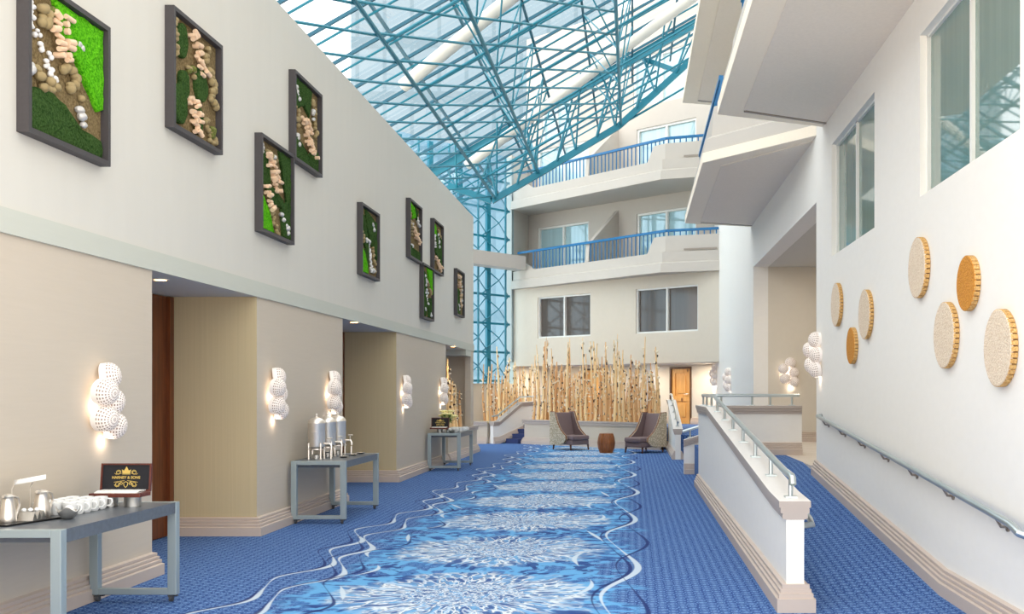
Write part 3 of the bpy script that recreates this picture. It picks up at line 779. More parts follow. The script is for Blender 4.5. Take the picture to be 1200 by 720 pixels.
# ------------------------------------------------------------------ moss artworks
def art(d0, z0, label, feats, seed, S_=1.09):
    """feats in picture coordinates u (near to far) and v (up), 0..1"""
    rnd = random.Random(seed)
    t = thing('moss_picture', label, 'wall art', (WL, d0, z0))
    def P(u, v, h=0): return (WL+.025+h, d0+u*S_, z0+v*S_)
    fr = MB(); f = .035
    for (u0,u1,v0,v1) in ((0,f,0,1),(1-f,1,0,1),(f,1-f,0,f),(f,1-f,1-f,1)):
        fr.box(WL+.001, WL+.085, d0+u0*S_, d0+u1*S_, z0+v0*S_, z0+v1*S_)
    fr.build('frame', M['frame_b'], t)
    MB().box(WL+.005, WL+.025, d0+f*S_, d0+(1-f)*S_, z0+f*S_, z0+(1-f)*S_).build('bark_ground', M['bark'], t)
    def patch(poly, m, h=.03):
        # lumpy moss slab: outline plus raised inner loop
        n = len(poly); cu = sum(p[0] for p in poly)/n; cv = sum(p[1] for p in poly)/n
        pts = []
        for i in range(n):
            a = poly[i]; b = poly[(i+1)%n]
            k = max(1, int(math.hypot(a[0]-b[0], a[1]-b[1])/.05))
            for j in range(k):
                q = j/k; pts.append((min(.962,max(.038,a[0]+(b[0]-a[0])*q+rnd.uniform(-.006,.006))), min(.962,max(.038,a[1]+(b[1]-a[1])*q+rnd.uniform(-.006,.006)))))
        mm = MB(); n = len(pts); vs = []
        for g, hh in ((1,0),(1,h*.6),(.94,h),(.6,h*1.15),(.25,h)):
            vs += [P(cu+(p[0]-cu)*g, cv+(p[1]-cv)*g, hh+(rnd.uniform(-.006,.006) if hh else 0)) for p in pts]
        fs = [(r*n+i,r*n+(i+1)%n,(r+1)*n+(i+1)%n,(r+1)*n+i) for r in range(4) for i in range(n)]
        fs.append(tuple(4*n+i for i in range(n))); mm.add(vs, fs)
        mm.build('moss_patch', m, t)
    for ft_ in feats:
        k = ft_[0]
        if k == 'B': patch(ft_[1], M['moss_b'], .035)
        elif k == 'D': patch(ft_[1], M['moss_d'], .03)
        elif k == 'O':                                   # oval moss cushion
            _, u, v, ru, rv = ft_
            patch([(u+ru*math.cos(a*PI/8), v+rv*math.sin(a*PI/8)) for a in range(16)], M['moss_d'], .04)
        elif k == 'L':                                   # pile of sawn logs along a line
            _, u0, v0, u1, v1, n, wd = ft_
            for i in range(n):
                q = (i//2+.5)/((n+1)//2); sd = (1 if i % 2 else -1)*wd*.62
                u = min(.9,max(.1,u0+(u1-u0)*q+sd+rnd.uniform(-.035,.035))); v = min(.92,max(.08,v0+(v1-v0)*q+rnd.uniform(-.03,.03)))
                L = rnd.uniform(.026,.05); r = rnd.uniform(.018,.026); a = rnd.uniform(-.5,.5); h = rnd.uniform(.03,.075)
                if rnd.random() < .22:
                    MB().tube([P(u,v,0), P(u,v,h+.02)], r, 10).build('log', M['log'], t, smooth=True)
                else:
                    MB().tube([P(u-L*math.cos(a),v-L*math.sin(a),h), P(u+L*math.cos(a),v+L*math.sin(a),h)], r, 10).build('log', M['log'], t, smooth=True)
        else:                                            # clusters: pods, stones, balls
            _, u0, v0, u1, v1, n, wd, r0 = ft_
            mt = {'S': M['stone'], 'W': M['silver'], 'P': M['pod'], 'G': M['moss_o']}[k]; nm = {'S':'pebble','W':'silver_ball','P':'seed_pod','G':'moss_ball'}[k]
            for i in range(n):
                q = (i+.5)/n; u = min(.94,max(.06,u0+(u1-u0)*q+rnd.uniform(-wd,wd))); v = min(.94,max(.06,v0+(v1-v0)*q+rnd.uniform(-wd,wd)*.6))
                r = r0*rnd.uniform(.65,1.0)*S_*(.9 if k == 'W' else 1)
                MB().ball(P(u,v,r*.7), r*.9, r*rnd.uniform(.8,1.15), r*rnd.uniform(.7,1.0), 9, 6, jit=.07, rnd=rnd).build(nm, mt, t, smooth=True)
    return t
art(6.93, 3.36, 'large framed moss picture nearest the camera, with bright green corner wedge', [
    ('B', [(.33,.96),(.96,.96),(.96,.40),(.88,.36),(.62,.62),(.45,.72)]), ('D', [(.04,.30),(.3,.34),(.45,.30),(.62,.22),(.75,.16),(.96,.16),(.96,.04),(.04,.04)]),
    ('L', .38,.88,.44,.55,14,.09), ('P', .24,.85,.22,.74,7,.05,.045), ('G', .30,.90,.30,.82,3,.03,.05), ('P', .14,.42,.32,.34,11,.07,.042), ('P', .48,.56,.62,.40,12,.07,.042),
    ('S', .08,.94,.10,.72,20,.025,.022), ('S', .12,.70,.38,.42,18,.05,.024), ('W', .62,.34,.72,.2,3,.01,.042), ('W', .62,.76,.70,.74,2,.01,.040), ('W', .06,.46,.08,.38,2,.01,.045)], 1)
art(9.13, 3.96, 'second framed moss picture from the camera, with oval dark moss cushions', [
    ('O', .22,.78,.10,.15), ('O', .60,.52,.12,.15), ('O', .26,.42,.09,.13), ('O', .18,.24,.13,.17), ('O', .55,.20,.07,.12),
    ('L', .42,.92,.62,.60,14,.06), ('L', .40,.34,.52,.08,14,.06), ('P', .08,.92,.12,.60,14,.03,.036), ('P', .70,.88,.90,.42,30,.07,.040), ('P', .36,.62,.44,.56,8,.05,.036), ('G', .40,.60,.36,.56,3,.03,.04), ('P', .70,.24,.92,.08,14,.07,.038), ('G', .82,.2,.84,.12,2,.02,.05)], 2)
art(12.42, 4.42, 'framed moss picture hung upper right of its corner-touching neighbour', [
    ('D', [(.04,.96),(.70,.96),(.62,.62),(.40,.70),(.2,.62),(.04,.62)]), ('D', [(.04,.30),(.3,.26),(.6,.14),(.96,.30),(.96,.04),(.04,.04)]), ('P', .14,.60,.2,.42,10,.06,.036), ('L', .34,.58,.72,.18,22,.10), ('W', .12,.84,.2,.72,4,.02,.04), ('W', .16,.34,.22,.2,3,.02,.045), ('P', .76,.86,.84,.46,14,.05,.036), ('W', .74,.76,.78,.62,3,.03,.045)], 3)
art(11.30, 3.37, 'framed moss picture hung lower left of its corner-touching neighbour', [
    ('D', [(.60,.96),(.96,.96),(.96,.04),(.72,.04),(.66,.34),(.86,.42)]), ('D', [(.04,.90),(.22,.84),(.28,.5),(.75,.44),(.80,.34),(.4,.36),(.22,.46),(.04,.52)]), ('B', [(.04,.44),(.14,.36),(.34,.20),(.44,.04),(.04,.04)]), ('L', .22,.86,.52,.50,22,.10), ('L', .10,.52,.36,.28,10,.05), ('P', .24,.90,.5,.82,8,.06,.036), ('P', .36,.26,.54,.06,10,.05,.036), ('W', .06,.92,.08,.80,3,.01,.04), ('W', .42,.86,.44,.84,1,.01,.055), ('W', .68,.28,.86,.12,5,.04,.045)], 4)
art(15.5, 3.38, 'lone framed moss picture halfway along the left wall', [
    ('D', [(.30,.96),(.96,.86),(.96,.30),(.7,.44),(.5,.60),(.36,.74)]), ('D', [(.04,.92),(.24,.86),(.4,.6),(.5,.36),(.45,.04),(.38,.04),(.3,.4),(.04,.6)]), ('B', [(.04,.42),(.2,.36),(.38,.18),(.42,.04),(.04,.04)]), ('S', .5,.5,.66,.10,26,.05,.024), ('W', .3,.52,.48,.50,5,.04,.045), ('W', .66,.82,.74,.72,4,.03,.045), ('W', .66,.14,.8,.12,4,.03,.045), ('P', .7,.5,.84,.14,12,.05,.034), ('P', .12,.62,.2,.46,6,.04,.034)], 5)
art(18.85, 4.08, 'left one of the two upper framed moss pictures in the far trio', [
    ('B', [(.12,.96),(.5,.90),(.6,.76),(.36,.70),(.2,.84)]), ('D', [(.04,.26),(.4,.2),(.96,.2),(.96,.04),(.04,.04)]), ('D', [(.5,.96),(.8,.9),(.7,.7),(.6,.8)]), ('L', .4,.52,.84,.34,22,.11), ('P', .12,.8,.3,.44,12,.06,.036), ('W', .7,.8,.84,.62,6,.05,.045), ('W', .24,.62,.36,.58,4,.04,.04), ('W', .24,.24,.34,.2,4,.03,.04)], 6)
art(21.12, 4.09, 'right one of the two upper framed moss pictures in the far trio', [
    ('B', [(.06,.96),(.36,.88),(.36,.7),(.06,.76)]), ('D', [(.4,.84),(.96,.8),(.96,.06),(.6,.3),(.3,.4)]), ('L', .2,.3,.84,.10,22,.09), ('S', .2,.74,.34,.5,12,.05,.03), ('W', .52,.8,.64,.54,6,.05,.045), ('P', .6,.86,.8,.74,8,.05,.034)], 7)
art(20.05, 3.04, 'lower framed moss picture of the far trio, hung below two others', [
    ('B', [(.5,.96),(.96,.96),(.96,.5),(.76,.6)]), ('D', [(.1,.9),(.44,.84),(.5,.5),(.4,.06),(.06,.06)]), ('D', [(.55,.4),(.9,.44),(.9,.06),(.6,.06)]), ('W', .26,.8,.44,.46,6,.05,.045), ('W', .3,.2,.36,.16,3,.04,.045), ('W', .76,.14,.84,.1,4,.03,.045), ('P', .5,.72,.8,.5,12,.07,.036), ('S', .3,.5,.56,.3,10,.06,.03)], 8)
art(23.9, 3.39, 'small-looking framed moss picture at the far end of the left wall', [
    ('D', [(.1,.6),(.5,.6),(.6,.06),(.1,.06)]), ('L', .25,.9,.5,.56,12,.08), ('P', .6,.9,.8,.4,16,.06,.036), ('W', .7,.8,.74,.3,6,.05,.045), ('W', .3,.3,.5,.12,6,.08,.04), ('L', .5,.5,.6,.2,8,.06)], 9)

# ------------------------------------------------------------------ cork discs on the right wall
def disc(y, z, r, m, label, grp):
    t = thing('wall_disc', label, 'wall art', (WR, y, z), group=None)
    R = Matrix.Rotation(-PI/2, 3, 'Y')
    MB().lathe([(r*.985,.034),(r*.985,.046),(r*.97,.05),(.001,.05)], (WR,y,z), 48, R).build('face', m, t)
    e = MB(); n = int(2*PI*r/.04); n += n % 2
    for k in range(n):
        a0 = 2*PI*(k+.04)/n; a1 = 2*PI*(k+.80)/n
        q = [(r*math.cos(a0),r*math.sin(a0)),(r*math.cos(a1),r*math.sin(a1)),(r*.95*math.cos(a1),r*.95*math.sin(a1)),(r*.95*math.cos(a0),r*.95*math.sin(a0))]
        vs = [(WR-h, y+p[0], z+p[1]) for h in (.003,.046) for p in q]
        e.add(vs, [(0,1,2,3),(4,7,6,5),(0,4,5,1),(1,5,6,2),(2,6,7,3),(3,7,4,0)])
    e.lathe([(r*.96,.001),(r*.96,.04)], (WR,y,z), 40, R, mi=1)
    e.build('rim', [M['cork_e'], M['cork_g']], t)
for y, z, r, m, lb in ((12.28,2.64,.26,'cork_l','pale round cork disc farthest along the right wall'), (10.76,2.41,.26,'cork_l','pale round cork disc right of the small amber one in the far group'),
    (11.43,2.11,.205,'cork_o','small amber disc lowest in the far group of three'), (8.77,2.66,.26,'cork_l','pale round cork disc highest in the near group of four'),
    (7.48,2.39,.203,'cork_o','amber disc in the near group, above the largest pale one'), (8.01,2.04,.26,'cork_l','pale round disc below the amber disc in the near group'),
    (6.83,1.89,.26,'cork_l','largest-looking pale round disc, nearest the camera on the right wall')):
    disc(y, z, r, M[m], lb, None)

# ------------------------------------------------------------------ lattice globe wall lamps
def sconce(loc, rz_, label, first=[None]):
    if first[0] is not None: return dup(first[0], loc, rz_, label)
    t = thing('wall_lamp', label, 'wall lamp')
    bk = MB(); 
    for k, (yo, zo) in enumerate(GL): bk.tube([(.0,0,0),(.03,yo*.5,zo*.5),(.05,yo,zo)], .014, 6)
    bk.lathe([(.07,0),(.07,.025)], (0,0,0), 18, Matrix.Rotation(PI/2,3,'Y')).build('mount', M['white'], t, smooth=True)
    for k, (yo, zo) in enumerate(GL):
        so = (.05,.10,.05,.085,.06)[k]; tilt = Matrix.Rotation((.25,-.2,.3,-.25,.15)[k],3,'Z') @ Matrix.Rotation((-.15,.1,.05,.1,.2)[k],3,'Y') @ Matrix.Rotation(PI/2,3,'Y') @ Matrix.Rotation(.4*k,3,'Z')
        c = Vector((so,yo,zo)); R = .105
        g = MB().lathe([(R*.93,-.035),(R,-.03),(R,.02)], c, 28, tilt).build('globe', M['shade_s'], t, smooth=True)
        n = 13; prof = [(R*math.cos(PI/2*i/n*.98), .02+R*.8*math.sin(PI/2*i/n)) for i in range(n+1)]
        MB().lathe(prof, c, 40, tilt, mfun=lambda i, q: 1 if (i % 2 == 0 and q % 2 == 0) else 0).build('lattice', [M['shade'], M['shade_g']], g)
    for dy, dz, e in ((.0,.06,1.3), (-.1,-.02,1.0), (.04,-.30,1.5)):
        L = bpy.data.lights.new('bulb', 'POINT'); L.energy = e*.36; L.color = (1,.84,.68); L.shadow_soft_size = .04
        lo = bpy.data.objects.new('bulb', L); COL.objects.link(lo); lo.parent = t; lo.location = (.045,dy,dz)
    first[0] = t; t.location = loc; t.rotation_euler = (0,0,rz_); return t
GL = [(.03,.21),(-.12,.085),(.09,.01),(-.09,-.117),(.10,-.18)]
for y, z, lb in ((8.0,1.51,'nearest the camera, above the tea table'), (11.83,1.56,'left of the coffee urns'), (14.06,1.57,'behind the coffee urns'), (18.57,1.58,'left of the far table'), (22.2,1.59,'above the flower vase')):
    sconce((WL,y,z), 0, 'white lattice globe wall lamp on the left wall, '+lb)
sconce((WR,13.55,2.07), PI, 'white lattice globe wall lamp on the end of the right wall by the recess')
sconce((3.2,20.96,1.98), -PI/2, 'white lattice globe wall lamp facing the camera inside the recess')
sconce((WR,25.9,1.88), PI, 'white lattice globe wall lamp on the far right wall, right of its pair')
sconce((WR,30.3,2.05), PI, 'white lattice globe wall lamp deepest in the hall, near the pine door')

# ------------------------------------------------------------------ tables
def make_table(label):
    t = thing('serving_table', label, 'table')
    W, L, H, s = .66, 1.63, .76, .066
    for y in (0, L-s):
        fr = MB(); fr.box(0,s,y,y+s,.055,H).box(W-s,W,y,y+s,.055,H).box(s,W-s,y+.002,y+s-.002,H-s*.75,H-.001).box(s,W-s,y+.004,y+s-.004,.055,.10)
        fr.build('end_frame', M['tframe'], t, bevel=.004)
        for x in (.05, W-.05):
            c = MB(); c.lathe([(.024,-.012),(.024,.012)], (x,y+s/2,.024), 14, Matrix.Rotation(PI/2,3,'Y')); c.box(x-.018,x+.018,y+s/2-.02,y+s/2+.02,.035,.056); c.box(x-.006,x+.05,y+s/2-.012,y+s/2+.012,.042,.05)
            c.build('caster', M['rubber'], t)
    MB().box(.004,W-.004,s,L-s,H-.085,H-.002).build('tabletop', M['ttop'], t)
    return t
TX = -4.12
t1 = make_table('pale grey metal serving table nearest the camera, holding tea cups'); t1.location = (TX, 6.2, 0)
dup(t1, (TX, 12.35, 0), 0, 'pale grey metal serving table holding the three coffee urns')
dup(t1, (TX, 20.6, 0), 0, 'pale grey metal serving table farthest away, with flower vase')
H = .759
# tray set
TR_ = V(-3.93, 6.62, H)
tr = MB(); tr.obox(TR_+V(0,0,.006), (.11,-.03,0), (.06,.24,0), (0,0,.006)); o = tr.build('tray', M['black'], bevel=.004); tag(o, 'thin black oblong tray under the steel creamer pots', 'tray')
def pot(loc, label, sc=1.0):
    t = thing('creamer_pot', label, 'pot', loc); c = loc
    MB().lathe([(.046*sc,0),(.05*sc,.01),(.049*sc,.04),(.036*sc,.12),(.031*sc,.15),(.034*sc,.158)], c, 22).build('body', M['chrome'], t, smooth=True)
    MB().lathe([(.034*sc,.158),(.036*sc,.166),(.02*sc,.178),(.006,.182)], c, 18).tube([V(*c)+V(.0,-.03*sc,.164),V(*c)+V(0,-.05*sc,.17)], [.016*sc,.01], 8).build('lid', M['chrome'], t, smooth=True)
    MB().tube([V(*c)+V(.01,.03*sc,.165),V(*c)+V(.02,.07*sc,.15),V(*c)+V(.02,.085*sc,.10),V(*c)+V(.012,.06*sc,.04)], .008, 8).build('handle', M['chrome'], t, smooth=True)
pot((-3.945,6.47,H+.012), 'steel creamer pot at the near end of the black tray')
pot((-3.90,6.76,H+.012), 'steel creamer pot at the far end of the black tray', 1.12)
ca = thing('sugar_caddy', 'folded steel sugar caddy with white packets between the two creamer pots', 'caddy', (-3.89,6.6,H+.012))
cb = MB(); c0 = V(-3.885,6.6,H+.012)
for k in range(3):
    y = -.05+.05*k
    cb.add([c0+V(-.05,y,0),c0+V(.05,y,0),c0+V(.05,y+.024,.055),c0+V(-.05,y+.024,.055),c0+V(-.05,y+.05,0),c0+V(.05,y+.05,0)], [(0,1,2,3),(3,2,5,4),(0,4,5,1),(0,3,4),(1,5,2)])
cb.build('body', M['chrome_d'], ca)
for k in range(3): MB().ball(c0+V(-.03+.03*k,-.01+.02*k,.064), .016,.016,.014, 8, 6).build('sugar_bowl', M['china'], ca, smooth=True)
# wavy bowl
bw = thing('wavy_bowl', 'small steel bowl with wavy rim on the nearest table', 'bowl', (-3.72,6.75,H))
mm = MB(); n = 32; rings = [(.025,.0),(.034,.004),(.052,.025),(.066,.05),(.072,.066)]
for i, (r, z) in enumerate(rings):
    for k in range(n):
        a = 2*PI*k/n; mm.v.append(V(-3.72+r*math.cos(a), 6.75+r*math.sin(a), H+z+(i/4)**2*.016*math.sin(4*a)))
for i, (r, z) in enumerate(rings[::-1]):
    for k in range(n):
        a = 2*PI*k/n; mm.v.append(V(-3.72+(r-.004)*math.cos(a), 6.75+(r-.004)*math.sin(a), H+z+.003+((4-i)/4)**2*.016*math.sin(4*a)))
for i in range(9):
    for k in range(n): mm.f.append((i*n+k,i*n+(k+1)%n,(i+1)*n+(k+1)%n,(i+1)*n+k)); mm.m.append(0)
mm.f.append(tuple(range(n-1,-1,-1))); mm.m.append(0)
mm.build('bowl', M['chrome_d'], bw, smooth=True)
MB().ball((-3.72,6.75,H+.045), .045,.045,.025, 10, 6).build('packets', M['paper'], bw, smooth=True)
# cups
def make_cup(label, grp):
    t = thing('coffee_cup', label, 'cup', group=grp)
    MB().lathe([(.028,0),(.03,.004),(.039,.02),(.045,.08),(.046,.09),(.043,.09),(.037,.03),(.02,.01),(.001,.009)], (0,0,0), 20).build('cup', M['china'], t, smooth=True)
    MB().tube([(.042,0,.076),(.07,0,.07),(.075,0,.048),(.062,0,.026),(.038,0,.024)], .0055, 6).build('handle', M['china'], t, smooth=True)
    return t
cup = make_cup('white china cup in the rows on the nearest table, behind the steel bowl', 'cups on the nearest table'); first = True
rnd = random.Random(5)
for j, X in enumerate((-3.80,-3.90,-4.0)):
    for k in range(5):
        p = (X, 6.92+.1*k, H)
        if first: cup.location = p; cup.rotation_euler.z = .15; first = False
        else: dup(cup, p, rnd.uniform(-.3,.4))
# wire stand with folded paper
ws = thing('wire_stand', 'chrome wire stand with folded white card behind the nearest cups', 'stand', (-4.03,6.82,H))
MB().tube([(-4.06,6.70,H+.0),(-4.06,6.70,H+.2),(-4.06,6.74,H+.25),(-4.06,6.8,H+.26)], .0035, 6).tube([(-4.0,6.80,H),(-4.0,6.80,H+.2),(-4.0,6.85,H+.25),(-4.0,6.9,H+.26)], .0035, 6).tube([(-4.06,6.70,H+.004),(-4.0,6.8,H+.004)], .0035, 6).build('wire', M['chrome'], ws, smooth=True)
q = MB(); n = 8
for i in range(n+1):
    a = PI*i/n
    for sgn in (0, 1):
        q.v.append(V(-4.08+.19*sgn*.8, 6.76+.10*sgn, H+.225+.03*sgn)+V(-.02*math.cos(a), .035*math.cos(a), .03*math.sin(a)))
for i in range(n): q.f.append((2*i,2*i+1,2*i+3,2*i+2)); q.m.append(0)
o = q.build('folded_card', M['paper'], ws, smooth=True); md = o.modifiers.new('s','SOLIDIFY'); md.thickness = .003
# tea box
def tea_box(loc, label, sc=1.0, text=True):
    x, y, z = loc; t = thing('tea_box', label, 'box', loc)
    w_, dp, h = .37*sc, .17*sc, .028*sc
    MB().box(x-w_/2,x+w_/2,y-dp,y,z,z+h).build('tray', M['boxwood'], t, bevel=.003)
    tilt = .12; hh = .205*sc
    U = V(0,math.sin(tilt),math.cos(tilt)); Nn = V(0,-math.cos(tilt),math.sin(tilt))
    c = V(x,y+.004,z+h)+U*hh/2
    lid = MB().obox(c, (w_/2,0,0), U*hh/2, Nn*.006)
    fr = .011*sc
    for sg in (-1, 1):
        lid.obox(c+V(sg*(w_/2-fr/2),0,0)+Nn*.011, (fr/2,0,0), U*hh/2, Nn*.008); lid.obox(c+U*sg*(hh/2-fr/2)+Nn*.011, (w_/2-fr,0,0), U*fr/2, Nn*.008)
    lo = lid.build('lid', M['boxwood'], t)
    MB().obox(c+Nn*.0075, (w_/2-fr,0,0), U*(hh/2-fr), Nn*.0015).build('lining', M['boxlid'], lo)
    def Q(u, v): return c+V(u*sc,0,0)+U*(v*sc)+Nn*.0115
    em = MB()
    star = [(-.028,.028),(-.034,.058),(-.017,.050),(0,.082),(.017,.050),(.034,.058),(.028,.028)]
    em.add([Q(*p) for p in star], [tuple(range(7))]); em.obox(Q(0,.024), (.03*sc,0,0), U*.0022*sc, Nn*.001)
    for sg in (-1, 1):
        for cx_, cy_, r0, tn, st_ in ((.058,.036,.019,1.4,0), (.062,-.052,.020,1.5,PI), (.032,-.044,.012,1.2,PI/2)):
            pts = [Q(sg*(cx_-r0*(1-.55*k/14)*math.cos(st_+2*PI*tn*k/14)), cy_+r0*(1-.55*k/14)*math.sin(st_+2*PI*tn*k/14)) for k in range(15)]
            em.tube(pts, .0022*sc, 5)
        em.tube([Q(sg*.036,.03),Q(sg*.075,.022),Q(sg*.085,.03)], .002*sc, 5)
        em.tube([Q(sg*.01,-.024),Q(sg*.05,-.03),Q(sg*.088,-.036)], .002*sc, 5)
        em.tube([Q(0,-.032),Q(sg*.016,-.04),Q(sg*.012,-.062),Q(0,-.076)], .0026*sc, 5)
    em.build('emblem', M['gold'], lo)
    cu = bpy.data.curves.new('lettering', 'FONT'); cu.body = 'HARNEY & SONS'; cu.size = .0275*sc; cu.align_x = 'CENTER'; cu.align_y = 'CENTER'; cu.extrude = .0008; cu.offset = .0006
    fo = bpy.data.objects.new('lettering', cu); COL.objects.link(fo); cu.materials.append(M['gold']); fo.parent = lo
    dg = bpy.context.evaluated_depsgraph_get(); me = bpy.data.meshes.new_from_object(fo.evaluated_get(dg)); bpy.data.objects.remove(fo)
    fo = bpy.data.objects.new('lettering', me); COL.objects.link(fo); fo.parent = lo
    fo.location = Q(0,-.002)-V(*loc); fo.rotation_euler = (PI/2-tilt, 0, 0)
    r = random.Random(3)
    for i in range(6):
        xx = x-w_/2+.03*sc+(w_-.06*sc)*(i+.5)/6
        m = MB()
        for k in range(3): m.obox((xx, y-dp*.5+.02*(k-1), z+h+.004+.004*k), (w_*.065,.004*r.uniform(-1,1),0), (0,dp*.3,0), (0,0,.0035))
        m.build('tea_packets', M['paper'], t)
    return t
t = tea_box((-3.74,7.56,H+.075), 'open dark wooden tea box with gold lettering on the nearest table')
for xx, yy_, lb in ((-3.66,7.50,'right'), (-3.83,7.50,'left')):
    tag(MB().lathe([(.058,0),(.058,.068),(.06,.0745),(.05,.0745)], (xx,yy_,H), 24).build('steel_canister', M['chrome_d'], smooth=True), 'short steel canister propping the %s side of the near tea box' % lb, 'canister')
# urns
def urn(loc, label, sc=1.0, first=[None]):
    if first[0]: return dup(first[0], loc, 0, label)
    t = thing('coffee_urn', label, 'coffee urn')
    MB().lathe([(.085,.14),(.10,.15),(.105,.17),(.105,.43),(.108,.44),(.108,.45),(.1,.455)], (0,0,0), 28).build('body', M['chrome'], t, smooth=True)
    MB().lathe([(.106,.452),(.1,.475),(.07,.505),(.02,.52),(.012,.535),(.018,.55),(.012,.562),(.001,.564)], (0,0,0), 24).build('lid', M['chrome'], t, smooth=True)
    for k in range(4):
        a = PI/4+PI/2*k; c, s_ = math.cos(a)*.105, math.sin(a)*.105
        MB().tube([(c,s_,0),(c,s_,.2)], .011, 8).lathe([(.018,0),(.018,.012)], (c,s_,0), 10).build('leg', M['chrome'], t, smooth=True)
    MB().lathe([(.112,.10),(.112,.112),(.1,.112),(.1,.10)], (0,0,.02), 24).build('ring', M['chrome'], t, smooth=True)
    MB().lathe([(.05,0),(.05,.05),(.03,.06)], (0,0,0), 16).build('burner', M['chrome_d'], t, smooth=True)
    tp = MB().tube([(.1,0,.19),(.17,0,.19),(.185,0,.16),(.185,0,.125)], .013, 8).tube([(.165,0,.19),(.165,0,.255)], .007, 6).tube([(.14,0,.258),(.2,0,.258)], .009, 6).build('tap', M['chrome'], t, smooth=True)
    MB().tube([(.18,0,0),(.18,0,.11)], .012, 8).build('tap_post', M['chrome'], t, smooth=True)
    for s_ in (-1, 1): MB().tube([(-.02,s_*.1,.34),(-.02,s_*.13,.345),(.02,s_*.13,.345),(.02,s_*.1,.34)], .006, 6).build('handle', M['chrome'], t, smooth=True)
    first[0] = t; t.location = loc; return t
for y, lb in ((12.74,'nearest of the three on the middle table'), (13.2,'middle of the three on the middle table'), (13.66,'farthest of the three, under the wall lamp')):
    urn((-3.93,y,H), 'tall polished steel coffee urn, '+lb)
for y, lb in ((12.98,'between the first and second coffee urns'), (13.42,'between the second and third coffee urns'), (13.8,'past the farthest coffee urn')):
    d = thing('drip_dish', 'small dark steel drip dish '+lb, 'dish', (-3.66,y,H))
    MB().lathe([(.03,0),(.05,.012),(.06,.02),(.056,.02),(.03,.006),(.001,.006)], (-3.66,y,H), 18).build('dish', M['chrome_d'], d, smooth=True)
    MB().lathe([(.044,.012),(.044,.014),(.001,.014)], (-3.66,y,H), 18).build('mat', M['black'], d)
# far table
tea_box((-3.93,20.95,H+.075), 'open dark tea box with gold lettering on the farthest table', .98)
tag(MB().lathe([(.058,0),(.058,.068),(.06,.0745),(.05,.0745)], (-3.93,20.9,H), 20).build('steel_canister', M['chrome_d'], smooth=True), 'short steel canister propping the far tea box', 'canister')
c2 = dup(cup, (-3.62,20.85,H), 0, 'white china cup in the rows on the farthest table', 'cups on the farthest table')
for j in range(3):
    for k in range(8):
        if j or k: dup(c2, (-3.56-.1*j, 20.95+.1*k+(.0 if j else .2), H), rnd.uniform(-.4,.4))
bw2 = dup(bw, (-3.66,20.76,H), 0, 'small steel bowl near the front edge of the farthest table')
vs = thing('flower_vase', 'glass vase of pale yellow flowers on the farthest table', 'vase of flowers', (-3.92,21.7,H))
vc = V(-3.92,21.7,H)
MB().lathe([(.045,0),(.05,.01),(.05,.16),(.055,.19),(.05,.19),(.045,.16),(.045,.015),(.001,.012)], vc, 20).build('vase', M['glass_clear'], vs, smooth=True)
r = random.Random(11); sm = MB(); lf = MB()
for k in range(16):
    a = r.uniform(0, 2*PI); rr = r.uniform(.03,.17); hz = r.uniform(.27,.42); p1 = vc+V(rr*math.cos(a), rr*math.sin(a), hz)
    sm.tube([vc+V(r.uniform(-.02,.02),r.uniform(-.02,.02),.02), vc+V(rr*.3*math.cos(a),rr*.3*math.sin(a),.19), p1], .004, 5)
    for j in range(5):
        b_ = a+r.uniform(-.9,.9); q0 = vc+V(rr*.6*math.cos(b_), rr*.6*math.sin(b_), r.uniform(.17,.33)); dirv = V(math.cos(b_)*.09, math.sin(b_)*.09, r.uniform(-.02,.06)); sd = V(-dirv.y, dirv.x, .01)*.28
        lf.add([q0, q0+dirv*.5+sd, q0+dirv, q0+dirv*.5-sd], [(0,1,2,3)])
    if k < 13:
        fl = MB()
        for j in range(7):
            b_ = 2*PI*j/7; fl.ball(p1+V(.036*math.cos(b_), .036*math.sin(b_), .008), .032,.032,.022, 6, 4)
        fl.ball(p1+V(0,0,.015), .026,.026,.026, 6, 4); fl.build('flower', M['petal'], vs, smooth=True)
sm.build('stems', M['leaf'], vs); lf.build('leaves', M['leaf'], vs)

# ------------------------------------------------------------------ branch poles
def pole_mesh(seed):
    r = random.Random(seed); m = MB(); n = 9; bend = r.uniform(-.04,.04); b2 = r.uniform(-.04,.04); r0 = r.uniform(.034,.05)
    pts = [(bend*math.sin(PI*i/n*1.3)+b2*(i/n)**2, b2*math.sin(PI*i/n), i/n*1.0) for i in range(n+1)]
    m.tube(pts, [r0*(1-.72*(i/n)**1.4) for i in range(n+1)], 8)
    for k in range(11):
        h = r.uniform(.03,.95); i = int(h*n); f = h*n-i; p = Vector(pts[i]).lerp(Vector(pts[min(n,i+1)]), f); a = r.uniform(0,2*PI); d = V(math.cos(a), math.sin(a), .18); q = p+d*(r0*(1-.55*h**1.5))*.7
        L = r.uniform(.02,.05); kk = 1 if k % 2 else 2
        m.tube([q, q+d*L], [.021,.015], 6, mi=kk); m.tube([q+d*L, q+d*(L+.006)], .0155, 6, mi=2)
    me = m.build('branch_pole', [M['pole'], M['knot'], M['knot_w']], smooth=True); return me
protos = [pole_mesh(100+i) for i in range(9)]
used = [False]*9
def pole(x, y, z0, h, label, grp, r, fat=1):
    k = r.randrange(9); o = protos[k]
    if used[k]: o = o.copy(); COL.objects.link(o)
    used[k] = True
    o.location = (x,y,z0); s_ = r.uniform(.8,1.25)*fat; o.scale = (s_,s_,h); o.rotation_euler = (r.uniform(-.035,.035), r.uniform(-.035,.035), r.uniform(0,6.28))
    tag(o, label, 'pole', grp)
r = random.Random(77)
n = 108
